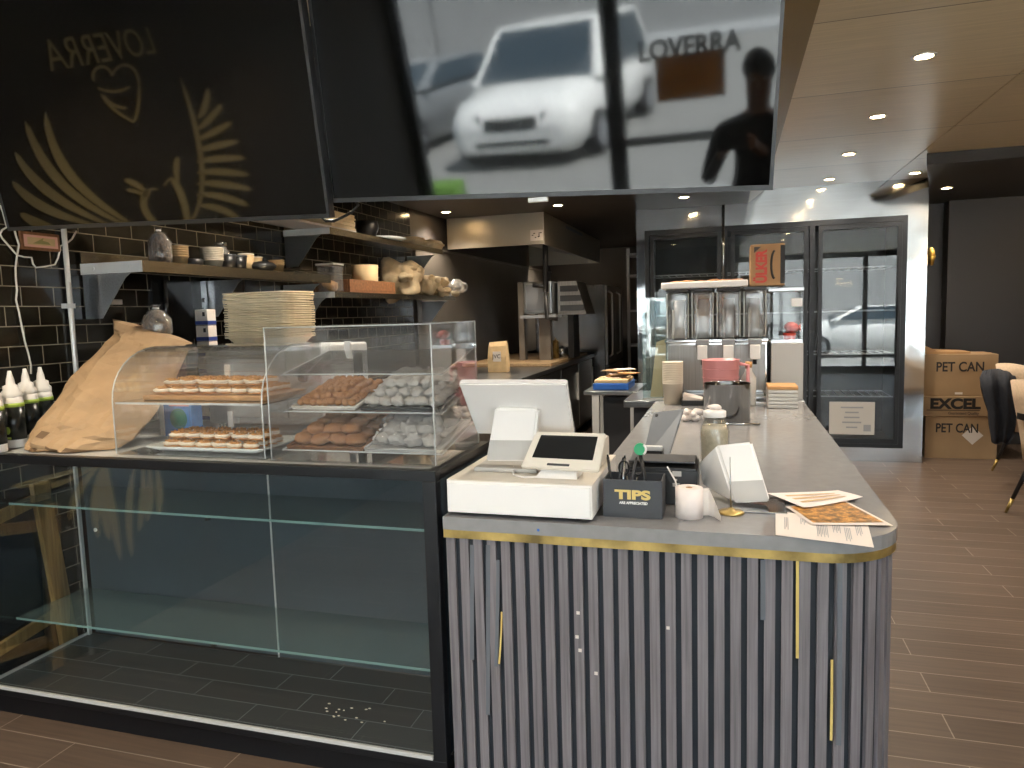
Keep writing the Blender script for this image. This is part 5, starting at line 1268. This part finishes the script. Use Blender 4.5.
# carton box on the dispenser
q0, q1 = ony(750.5, 281, 4.66), ony(785, 243, 4.66)
xb0, xb1, zb0, zb1 = q0.x-.0, q1.x, zt+.009, q1.z
bx = thing('cardboard_box', 'brown cardboard box with red sideways lettering on top of the drink dispenser', 'box', ((xb0+xb1)/2, 4.8, zb0))
b = B(); b.box(xb0, xb1, 4.66, 4.95, zb0, zb1, .003); obj('body', b, 'cardshade', bx)
text('ÜLKER', (xb0+.065, 4.658, (zb0+zb1)/2-.01), (0, 0, 1), (-1, 0, 0), .085, 'red', parent=bx, width=.2, bold=.004)
b = B(); b.tube([(xb1-.055+.022*math.cos(a), 4.659, (zb0+zb1)/2+.085*math.sin(a)) for a in (PI*.55+k*PI*.9/10 for k in range(11))], .007, 6); b.prism([(xb0+.02, 4.6595, zb1-.05), (xb0+.02, 4.6595, zb1-.015), (xb0+.06, 4.6595, zb1-.015)], (0, -.001, 0)); obj('black_print', b, 'ink', bx)
b = B(); b.box(xb1-.025, xb1+.001, 4.659, 4.95, zb0+.01, zb1-.01); obj('dark_edge_band', b, 'ink', bx)
q0, q1 = ony(766, 286, 4.64), ony(799, 281, 4.64); b = B(); b.hexa([(q0.x-.05, 4.63, zt+.0+.001-.02), (q1.x, 4.63, zt-.02), (q1.x, 4.98, zt-.02), (xs[4]+.01, 4.98, zt-.02), (q0.x-.05, 4.63, zt+.0), (q1.x, 4.63, zt+.012), (q1.x, 4.98, zt+.012), (xs[4]+.01, 4.98, zt)])
b.bm.free()
# small glass front fridge beside
sf = thing('small_glass_fridge', 'grey cabinet with a small glass display on top, right of the drink dispenser', 'small fridge', (.33, 4.9, .846))
q0, q1 = ony(771, 343, 4.7), ony(802, 288, 4.7); gx0, gx1, gz0, gz1 = max(q0.x, xs[4]+.02), q1.x, q0.z, q1.z
b = B(); b.box(gx0, gx1+.01, 4.68, 5.1, .847, gz0-.001, .004); obj('cabinet', b, 'lightgrey', sf)
b = B(); b.box(gx0+.01, gx1-.005, 4.70, 5.08, gz0, gz1-.018, .002); obj('glass_box', b, 'glass', sf)
b = B(); b.box(gx0-.02, gx1+.01, 4.66, 5.1, gz1-.017, gz1+.005, .003); b.box(gx0, gx1+.005, 4.69, 4.70, gz0, gz0+.02); obj('lid', b, 'steelx', sf)
b = B(); b.box(gx1-.06, gx1+.002, 4.688, 4.699, gz1-.11, gz1-.06); obj('white_sticker', b, 'white', sf)
b = B(); b.blob(((gx0+gx1)/2+.04, 4.85, gz0+.09), .045, .05, .035, 12, .2, 20); b.lathe([(0, 0), (.03, 0), (.04, .05), (0, .055)], ((gx0+gx1)/2+.03, 4.85, gz0+.003), 16); tag(obj('red_flower_cup', b, 'red'), 'small red cup inside the little glass display', 'cup')
# pink jug, bottle, stack of papers
c = V((-.055, 4.30, CT)); jg = thing('pink_jug', 'translucent pink measuring jug behind the steel pot', 'jug', c)
b = B(); b.lathe([(0, 0), (.085, 0), (.09, .01), (.105, .27), (.108, .275), (.1, .275), (.082, .012), (0, .01)], c, 28); obj('body', b, 'pink', jg)
b = B(); b.tube([c+V((.10, 0, .25)), c+V((.15, 0, .24)), c+V((.15, 0, .08)), c+V((.095, 0, .05))], .011, 8); obj('handle', b, 'pink', jg)
for k in range(4): b = B(); b.lathe([(.0935+.0035*k, .07+.05*k), (.0955+.0035*k, .07+.05*k), (.096+.0035*k, .075+.05*k), (.094+.0035*k, .075+.05*k)], c, 28); obj('ridge', b, 'pink', jg)
c = V((.10, 4.38, CT)); bo = thing('spray_bottle', 'grey plastic bottle standing right of the pink jug', 'bottle', c)
b = B(); b.lathe([(0, 0), (.04, 0), (.042, .01), (.042, .16), (.02, .2), (.018, .22), (0, .22)], c, 20); obj('body', b, 'lightgrey', bo)
b = B(); b.lathe([(0, .221), (.02, .221), (.02, .255), (0, .257)], c, 16); obj('cap', b, 'tan', bo)
for k in range(6):
    b = B(); z = CT+k*.021; b.box(.20, .36, 4.25, 4.45, z, z+.020, .004)
    tag(obj('folded_cloth', b, 'lightgrey' if k < 5 else 'tan'), ('topmost tan' if k == 5 else 'grey white')+' folded cloth in the pile beside the grey bottle', 'cloth', 'folded grey cloths' if k < 5 else None)
# paper cup tower and kraft bag by the glass guard
c = onz(669, 399, CT); c = V((-.335, 4.42, CT)); cs = None
for k in range(13):
    W = TR(c.x, c.y, CT+k*.0105)
    if cs is None:
        b = B(); b.lathe([(0, 0), (.052, 0), (.060, .122), (.062, .123), (.062, .130), (.058, .130), (.049, .005), (0, .005)], (0, 0, 0), 24); cs = obj('paper_cup', b, 'cup'); cs.matrix_world = W; WM[cs.name] = W
        tag(cs, 'beige paper cup in the tall nested cup tower left of the drink dispenser', 'cup', 'tower of paper cups')
    else: dup(cs, W)
c = V((-.45, 4.85, .846)); b = B(); b.hexa([c+V(p) for p in ((-.06, -.05, 0), (.06, -.05, 0), (.06, .05, 0), (-.06, .05, 0), (-.02, -.02, .36), (.04, -.02, .38), (.04, .02, .38), (-.02, .02, .36))])
tag(obj('kraft_bag', b, 'kraftlight'), 'narrow kraft bag standing behind the paper cup tower', 'bag')
q0, q1 = ony(643, 397, 4.64), ony(666, 297, 4.64)
gg = thing('glass_guard', 'upright clear glass guard panel at the left end of the drink bench', 'glass guard', (q0.x, 4.64, CT))
b = B(); b.box(q0.x, q1.x, 4.636, 4.642, .847, q1.z); obj('pane', b, 'shelfglass', gg)
b = B(); b.box(q0.x, q1.x, 4.632, 4.646, .846, .858); obj('clamp', b, 'alu', gg)
# clutter on the left end
t = thing('black_tray', 'small dark tray of papers in front of the drink dispenser base', 'tray', (-.22, 4.42, CT))
b = B(); b.box(-.28, -.15, 4.33, 4.50, CT, CT+.03, .004); obj('tray_body', b, 'black', t)
b = B(); b.hexa([(-.27, 4.34, CT+.031), (-.16, 4.34, CT+.031), (-.16, 4.48, CT+.031), (-.27, 4.48, CT+.031), (-.27, 4.34, CT+.060), (-.16, 4.34, CT+.036), (-.16, 4.48, CT+.036), (-.27, 4.48, CT+.065)]); obj('papers', b, 'paper', t)

# steel side table with blue tray
st_ = thing('steel_table', 'small steel table with a bright leg left of the drink bench', 'table', (-.85, 5.45, 0))
b = B(); b.box(-1.02, -.63, 5.1, 5.7, .82, .85, .004); obj('top', b, 'steelx', st_)
for x, y in ((-.935, 5.13), (-.66, 5.13), (-.99, 5.67), (-.66, 5.67)): b = B(); b.box(x-.025, x+.025, y-.025, y+.025, 0, .82); obj('leg', b, 'alu', st_)
b = B(); b.box(-.895, -.62, 5.2, 5.66, .02, .80, .006); tag(obj('under_table_cabinet', b, 'darkgrey'), 'dark grey cabinet under the steel table', 'cabinet')
bl = thing('blue_tray', 'blue plastic tray full of papers on the small steel table', 'tray', (-.8, 5.4, .851))
b = B(); b.box(-.96, -.70, 5.15, 5.5, .851, .90, .006); obj('tray_body', b, 'blue', bl)
b = B(); b.box(-.95, -.71, 5.16, 5.49, .901, .925, .004); obj('paper_pile', b, 'kraftlight', bl)
for k in range(9):
    x, y = random.uniform(-.90, -.68), random.uniform(5.2, 5.45); b = B(); z = .926+k*.007
    b.box(-.07, .07, -.05, .05, 0, .006); bmesh.ops.transform(b.bm, matrix=TR(-.80+random.uniform(-.06, .08), 5.3+random.uniform(-.05, .1), z, random.uniform(-.6, .6)), verts=b.bm.verts)
    tag(obj('paper_packet', b, ('paper', 'tan', 'darkgrey', 'kraft')[k % 4]), 'small mixed paper packet in the loose heap on the blue tray', 'packet', 'packets heaped on the blue tray')

# ================================================================== SCREENS
TH = math.radians(12)
TN = V((0, -math.cos(TH), -math.sin(TH)))
def screen(label, bl, br, h=.705):
    bl, br = V(bl), V(br); hx = (br-bl).normalized(); n = (TN-hx*TN.dot(hx)).normalized(); up = hx.cross(n)*-1; up = up if up.z > 0 else -up
    wd = (br-bl).length
    t = thing('wall_screen', label, 'television', (bl+br)/2)
    def q(u, v, d): return bl+hx*u+up*v-n*d
    b = B(); b.hexa([q(0, 0, .012), q(wd, 0, .012), q(wd, 0, .030), q(0, 0, .030), q(0, h, .012), q(wd, h, .012), q(wd, h, .030), q(0, h, .030)]); obj('back_cover', b, 'black', t)
    e = .009; b = B()
    for u0_, u1_, v0_, v1_ in ((0, wd, 0, e*1.4), (0, wd, h-e, h), (0, e, e*1.4, h-e), (wd-e, wd, e*1.4, h-e)):
        b.hexa([q(u0_, v0_, 0), q(u1_, v0_, 0), q(u1_, v0_, .0118), q(u0_, v0_, .0118), q(u0_, v1_, 0), q(u1_, v1_, 0), q(u1_, v1_, .0118), q(u0_, v1_, .0118)])
    obj('bezel', b, 'tvbezel', t)
    b = B(); b.hexa([q(e, e*1.4, .002), q(wd-e, e*1.4, .002), q(wd-e, e*1.4, .0115), q(e, e*1.4, .0115), q(e, h-e, .002), q(wd-e, h-e, .002), q(wd-e, h-e, .0115), q(e, h-e, .0115)]); obj('display', b, 'tvscreen', t)
    b = B(); m = q(wd/2, h*.55, .085); b.box(m.x-.2, m.x+.2, m.y, m.y+.02, m.z-.15, m.z+.15); b.box(m.x-.03, m.x+.03, m.y+.02, m.y+.08, m.z-.05, 2.366 if m.y > 2.4 else 2.478); obj('ceiling_mount', b, 'blackm', t)
    return t, q, wd
tvR, qR, wR = screen('right hanging dark screen reflecting a white car and the street', (-1.140, 1.941, 1.766), (.101, 1.952, 1.710))
tvL, qL, wL = screen('left hanging dark screen reflecting the gold bird mural', (-2.392, 1.915, 1.756), (-1.133, 1.915, 1.718))
b = B(); c = qR(wR*.51, -.004, .004); b.box(c.x-.028, c.x+.028, c.y-.002, c.y+.012, c.z-.010, c.z+.003, .002); obj('badge', b, 'alu', tvR)

b = B(); b.tube([ony(x, y, 2.6) for x, y in ((352, 196), (358, 205), (352, 212), (343, 217), (334, 221), (326, 221), (318, 214))], .006, 6); tag(obj('black_cable', b, 'black'), 'black cable drooping between the screens in front of the upper shelf', 'cable')
# ================================================================== MURAL ON THE LEFT WALL (seen mirrored in the left screen and the case glass)
WXM = -2.697
def mir(P0, n, x, y):
    d = ray(x, y); t = (P0-CAM).dot(n)/d.dot(n); P = CAM+d*t; r_ = d-n*(2*d.dot(n)); k = (WXM-P.x)/r_.x; return P+r_*k
hx = (V((-1.133, 1.915, 1.718))-V((-2.392, 1.915, 1.756))).normalized(); nL = (TN-hx*TN.dot(hx)).normalized(); PL = V((-1.7625, 1.915, 1.737))-nL*.002
def tvm(x, y): return mir(PL, nL, x, y)
def csm(x, y): return mir(V((0, Y0+.004, 0)), V((0, -1, 0)), x, y)
mu = thing('bird_mural', 'gold painted wings, heart and lettering on the dark tiled wall near the shop front', 'mural', (WXM, .8, .3))
def bez(pts, n=14):
    out = []
    for k in range(n+1):
        t = k/n; q = [V(p).to_3d() if len(p) == 2 else V(p) for p in pts]
        while len(q) > 1: q = [a_.lerp(b__, t) for a_, b__ in zip(q, q[1:])]
        out.append((q[0].x, q[0].y))
    return out
def feather(b, path, w0, w1, f=tvm):
    P = bez(path); n = len(P); L_, R_ = [], []
    for i, (x, y) in enumerate(P):
        t = i/(n-1); x2, y2 = P[min(i+1, n-1)]; x1, y1 = P[max(i-1, 0)]; l = math.hypot(x2-x1, y2-y1) or 1
        nx, ny = -(y2-y1)/l, (x2-x1)/l; w_ = (w0+(w1-w0)*math.sin(t*PI*.9))*(1 if t < .97 else .1)
        L_.append(f(x+nx*w_, y+ny*w_)); R_.append(f(x-nx*w_, y-ny*w_))
    up_ = V((.0012, 0, 0))
    for i in range(n-1): b.hexa([L_[i], R_[i], R_[i+1], L_[i+1], L_[i]+up_, R_[i]+up_, R_[i+1]+up_, L_[i+1]+up_])
b = B()
for p in ([(135, 226), (80, 195), (52, 165), (45, 112)], [(128, 226), (65, 200), (40, 165), (25, 121)], [(112, 226), (60, 206), (28, 180), (15, 152)], [(98, 226), (50, 215), (26, 200), (12, 181)], [(60, 229), (38, 227), (20, 213)]): feather(b, p, 1.0, 4.8)
obj('spread_wing', b, 'mural', mu)
b = B(); feather(b, [(188, 225), (212, 200), (203, 140), (180, 77)], 1, 2.6)
for k, tip in enumerate(((208, 88), (222, 104), (232, 122), (240, 141), (246, 158), (250, 175), (253, 190), (250, 206), (240, 220))):
    feather(b, [(198-k*.2, 118+k*11), (206+k*1.5, 112+k*11.5), tip], 1.0, 3.5)
obj('folded_wing', b, 'mural', mu)
b = B(); feather(b, [(158, 226), (140, 212), (140, 196), (150, 190)], 3, 3.5); feather(b, [(148, 194), (136, 182), (124, 180)], 1, 3); feather(b, [(146, 196), (134, 190), (126, 190)], 1, 2); feather(b, [(148, 190), (154, 188), (158, 190)], 1.5, 1)
feather(b, [(188, 226), (186, 205), (180, 190), (172, 178)], 3, 3.5); feather(b, [(178, 182), (174, 168), (178, 157)], 1.5, 3); feather(b, [(172, 178), (167, 180), (164, 186)], 1.5, 1)
obj('bird_heads', b, 'mural', mu)
b = B()
for p in ([(112, 76), (108, 60), (88, 66), (94, 82)], [(112, 76), (118, 58), (140, 62), (139, 88)], [(139, 86), (140, 108), (134, 122)], [(134, 122), (112, 112), (101, 94)], [(98, 88), (116, 96), (130, 86)], [(104, 96), (112, 108), (127, 108)]): feather(b, p, 1.1, 1.5)
obj('heart_emblem', b, 'mural', mu)
ta, tb_ = tvm(152, 38), tvm(48, 62); tm_ = (ta+tb_)/2
text('LOVERRA', (WXM, tm_.y, tm_.z), (0, 1, 0), (0, 0, 1), .17, 'mural', parent=mu, width=abs(tb_.y-ta.y))
b = B()
for p in ([(93, 466), (60, 478), (8, 488)], [(96, 466), (70, 476), (45, 489)], [(98, 466), (72, 490), (69, 521)], [(102, 466), (88, 500), (98, 539)], [(106, 466), (108, 500), (120, 561)], [(104, 466), (98, 505), (109, 541)]): feather(b, p, .8, 4.2, csm)
for p in ([(134, 466), (124, 505), (131, 557)], [(142, 466), (144, 500), (138, 532)], [(148, 466), (152, 495), (146, 522)], [(156, 466), (160, 490), (158, 515)]): feather(b, p, .8, 3.6, csm)
obj('tail_feathers', b, 'mural', mu)

# window lettering and paper on the storefront glass (seen mirrored in the right screen)
nR = (TN-(V((1.229, .011, -.055)).normalized())*TN.dot(V((1.229, .011, -.055)).normalized())).normalized(); PR = V((-.51, 1.947, 1.737))-nR*.002
def win(x, y, Y=FR-.04):
    d = ray(x, y); t = (PR-CAM).dot(nR)/d.dot(nR); P = CAM+d*t; r_ = d-nR*(2*d.dot(nR)); k = (Y-P.y)/r_.y; return P+r_*k
a_, c_ = win(640, 54), win(738, 40)
wl_ = text('LOVERRA', ((a_.x+c_.x)/2, FR-.0405, (a_.z+c_.z)/2), (1 if a_.x < c_.x else -1, 0, 0), (0, 0, 1), .20, 'darkgrey', 'window_lettering', None, abs(c_.x-a_.x)*1.05, bold=.007)
tag(wl_, 'dark shop name lettering on the storefront glass, mirrored in the right screen', 'lettering')
a_, c_ = win(657, 103), win(725, 48)
b = B(); b.box(min(a_.x, c_.x), max(a_.x, c_.x), FR-.040, FR-.037, min(a_.z, c_.z), max(a_.z, c_.z)); pm2 = N('backlit_tan_paper'); tl = pm2.new('ShaderNodeBsdfTranslucent'); tl.inputs['Color'].default_value = (*lin('cda163'), 1); mx_ = pm2.new('ShaderNodeMixShader'); mx_.inputs[0].default_value = .55
pm2.set(Base_Color=(*lin('b98a58'), 1), Roughness=.8); pm2.link(pm2.b.outputs[0], mx_.inputs[1]); pm2.link(tl.outputs[0], mx_.inputs[2]); pm2.link(mx_.outputs[0], pm2.out.inputs['Surface']); M['poster'] = pm2.m
tag(obj('paper_poster', b, 'poster'), 'tan paper sheet taped inside the storefront glass below the lettering', 'poster')

# ================================================================== STREET: cars
def car(name, label, x, y, rz, paint, L_=4.5, W_=1.86, H_=1.62, suv=True):
    t = thing(name, label, 'car', (x, y, -.13), rz); T = WM[t.name]
    g = .0
    # stations from front (y=0 at bumper) to rear (+L behind, i.e. local -y)
    st = [(0, .32, .62, .70), (.10, .24, .84, .86), (.35, .2, .97, .92), (1.15, .2, 1.08, .93), (1.9, .2, 1.10, .95), (3.4, .2, 1.12, .95), (L_-.35, .22, 1.08, .93), (L_-.05, .3, .95, .86)]
    b = B(); rings = []
    for yy, zb2, zt2, wf in st:
        w2 = W_/2*wf; r = []
        for px_, pz_ in ((-1, .25), (-1, .75), (-.88, 1), (-.4, 1.03), (.4, 1.03), (.88, 1), (1, .75), (1, .25), (.85, 0), (-.85, 0)):
            r.append(T @ V((px_*w2, -yy, zb2+(zt2-zb2)*pz_)))
        rings.append(r)
    b.loft(rings); bd = obj('body', b, paint, t)
    b = B(); rings = []
    for yy, zz, wf in ((1.1, 1.05, .86), (1.9, H_-.02, .70), (2.4, H_, .72), (3.5, H_-.02, .72), (L_-.25, 1.05, .80)):
        pass
    low = [V((s*W_/2*.95, -yy, 1.06)) for yy, s in ((1.1, -1), (1.1, 1), (L_-.3, 1), (L_-.3, -1))]
    top = [V((s*W_/2*.78, -yy, H_)) for yy, s in ((1.95, -1), (1.95, 1), (L_-(.6 if suv else 1.1), 1), (L_-(.6 if suv else 1.1), -1))]
    b.hexa([T @ p for p in low+top]); bmesh.ops.bevel(b.bm, geom=b.bm.edges[:], offset=.05, segments=3, affect='EDGES'); obj('cabin', b, paint, t)
    def face(i, j, nm, ins=.10):
        P = [low[i], low[j], top[j], top[i]]; n = (P[1]-P[0]).cross(P[3]-P[0]).normalized(); c = sum(P, V())/4
        if n.dot(c-V((0, -2.4, 1.2))) < 0: n = -n
        Q = [p+(c-p)*ins+n*.012 for p in P]; b = B(); b.hexa([T @ q for q in Q]+[T @ (q+n*.006) for q in Q]); obj(nm, b, 'carglass', t)
    face(0, 1, 'windscreen', .13); face(1, 2, 'side_window', .18); face(3, 0, 'side_window', .18); face(2, 3, 'rear_window', .2)
    b = B(); b.box(-.42, .42, -.06, .012, .58, .76, .03); bmesh.ops.transform(b.bm, matrix=T, verts=b.bm.verts); obj('grille', b, 'black', t)
    b = B(); b.box(-.62, .62, -.05, .004, .34, .46, .03); bmesh.ops.transform(b.bm, matrix=T, verts=b.bm.verts); obj('lower_intake', b, 'black', t)
    for s in (-1, 1):
        b = B(); b.hexa([T @ V(p) for p in ((s*.48, -.02, .70), (s*.80, -.16, .72), (s*.80, -.2, .72), (s*.48, -.1, .70), (s*.50, -.03, .80), (s*.80, -.20, .86), (s*.80, -.25, .86), (s*.50, -.12, .80))]); obj('headlight', b, 'darkgrey', t)
        b = B(); b.blob(T @ V((s*(W_/2*.95), -1.35, 1.10)), .10, .06, .07, 10); obj('wing_mirror', b, paint, t)
        for yy in (.85, L_-.85):
            b = B(); c = V((s*(W_/2-.12), -yy, .33)); b.cyl(T @ (c-V((.11, 0, 0))), T @ (c+V((.11, 0, 0))), .33, seg=28); w_ = obj('wheel', b, 'rubber', t)
            b = B(); b.cyl(T @ (c-V((.115, 0, 0))), T @ (c+V((.115, 0, 0))), .21, seg=20); obj('rim', b, 'grey', w_)
    return t
car('white_car', 'white car parked facing the shop, seen mirrored in the right screen', -3.1, -6.7, .14, 'carwhite', 4.7, 2.3, 1.85)
car('silver_car', 'silver car parked beside the white one, seen mirrored in the right screen', -6.35, -7.8, .28, 'cargrey', 4.5, 1.8, 1.45, False)
car('white_car', 'white car parked further right along the street outside the shop', 1.6, -9.5, 1.57, 'carwhite', 4.4, 1.8, 1.5, False)
b = B(); b.box(-3.9, -3.1, -4.5, -4.1, -.02, .35, .05); tag(obj('planter_grass', b, 'grass'), 'green clipped planting outside the shop front', 'planting', kind='stuff')

# ================================================================== THE PHOTOGRAPHER (reflected in the right screen)
pe = thing('person', 'person in a dark top holding up a phone, seen only mirrored in the right screen', 'person', (.14, -.45, 0))
def skin(name, chains, mat, parent, sub=2):
    me = bpy.data.meshes.new(name); vs, es, rs = [], [], []; idx = {}
    for ch in chains:
        prev = None
        for (p, r) in ch:
            k = tuple(round(c, 4) for c in p)
            if k not in idx: idx[k] = len(vs); vs.append(p); rs.append(r)
            if prev is not None and prev != idx[k]: es.append((prev, idx[k]))
            prev = idx[k]
    me.from_pydata(vs, es, []); o = bpy.data.objects.new(name, me); COL.objects.link(o)
    md = o.modifiers.new('skin', 'SKIN'); md.use_smooth_shade = True
    for i, r in enumerate(rs):
        sv = me.skin_vertices[0].data[i]; sv.radius = (r, r) if not isinstance(r, tuple) else r; sv.use_root = (i == 0)
    s_ = o.modifiers.new('sub', 'SUBSURF'); s_.levels = s_.render_levels = sub
    dg = bpy.context.evaluated_depsgraph_get(); m2 = bpy.data.meshes.new_from_object(o.evaluated_get(dg)); bpy.data.objects.remove(o); bpy.data.meshes.remove(me)
    for p in m2.polygons: p.use_smooth = True
    b = B(); b.bm.from_mesh(m2); bpy.data.meshes.remove(m2); b.keep = True
    return obj(name, b, mat, parent)
bx_, by_ = .14, -.47
pel = ((bx_, by_, .93), (.155, .12))
def arm(s):
    sh = (bx_+s*.19, by_, 1.40); el = (bx_+s*.25-.02, by_+.10, 1.14); wr = (bx_*.15+s*.075+.02, -.10, 1.37)
    return [((bx_, by_, 1.38), (.13, .10)), (sh, .062), (el, .045), (wr, .030), (tuple((V(wr)+V((0, .03, .03)))), .030)]
legs = [[pel, ((bx_+s*.10, by_, .86), .095), ((bx_+s*.11, by_+.02, .48), .062), ((bx_+s*.12, by_-.01, .09), .042), ((bx_+s*.13, by_+.14, .045), .04)] for s in (-1, 1)]
torso = [pel, ((bx_, by_, 1.12), (.135, .10)), ((bx_, by_, 1.38), (.13, .10)), ((bx_, by_+.01, 1.49), .055), ((bx_, by_+.03, 1.58), (.072, .085)), ((bx_, by_+.03, 1.69), (.075, .09)), ((bx_, by_+.02, 1.74), (.05, .06))]
fingers = []
for s in (-1, 1):
    palm = tuple(V((bx_*.15+s*.075+.02, -.07, 1.40)))
    for k in range(4): fingers.append([(palm, .028), (tuple(V(palm)+V((-s*.02, .03, .035-.02*k))), .009), (tuple(V(palm)+V((-s*(.045-.004*k), .035, .034-.021*k))), .0078)])
    fingers.append([(palm, .028), (tuple(V(palm)+V((-s*.02, -.012, .03))), .010), (tuple(V(palm)+V((-s*.045, -.004, .042))), .009)])
body = skin('body', [torso, arm(-1), arm(1)]+legs+[[arm(s)[-1], (tuple(V((bx_*.15+s*.075+.02, -.07, 1.40))), .028)] for s in (-1, 1)]+fingers, 'darkcloth', pe)
body.data.materials.append(M['skin'])
for p in body.data.polygons:
    c = WM[pe.name] @ p.center
    if c.z > 1.475 or (c.y > -.125 and c.z > 1.2): p.material_index = 1
b = B(); b.blob((bx_, by_+.0, 1.70), .086, .105, .095, 16, .2, 12); obj('hair', b, 'hair', pe)
b = B(); b.blob((bx_, by_+.128, 1.625), .012, .018, .018, 10); obj('nose', b, 'skin', pe)
for s in (-1, 1): b = B(); b.blob((bx_+s*.03, by_+.108, 1.655), .012, .008, .008, 10); obj('eye', b, 'white', pe)
b = B(); b.blob((bx_, by_+.112, 1.585), .024, .008, .006, 10); obj('mouth', b, 'pink', pe)
b = B(); b.box(-.072, .076, -.034, -.026, 1.376, 1.452, .004); tag(obj('phone', b, 'black'), 'black phone held up sideways by the photographer', 'phone')

# ================================================================== RENDER LOOK
S.view_settings.view_transform = 'Standard'
try: S.view_settings.look = 'None'
except Exception: pass
S.view_settings.gamma = 1; S.view_settings.use_curve_mapping = False
S.view_settings.exposure = 1.38
c_ = S.cycles
c_.use_denoising = True
try: c_.denoiser = 'OPENIMAGEDENOISE'; c_.denoising_input_passes = 'RGB_ALBEDO_NORMAL'
except Exception: pass
c_.max_bounces = 9; c_.diffuse_bounces = 4; c_.glossy_bounces = 5; c_.transparent_max_bounces = 40; c_.transmission_bounces = 6
c_.sample_clamp_indirect = 6; c_.caustics_reflective = False; c_.caustics_refractive = False
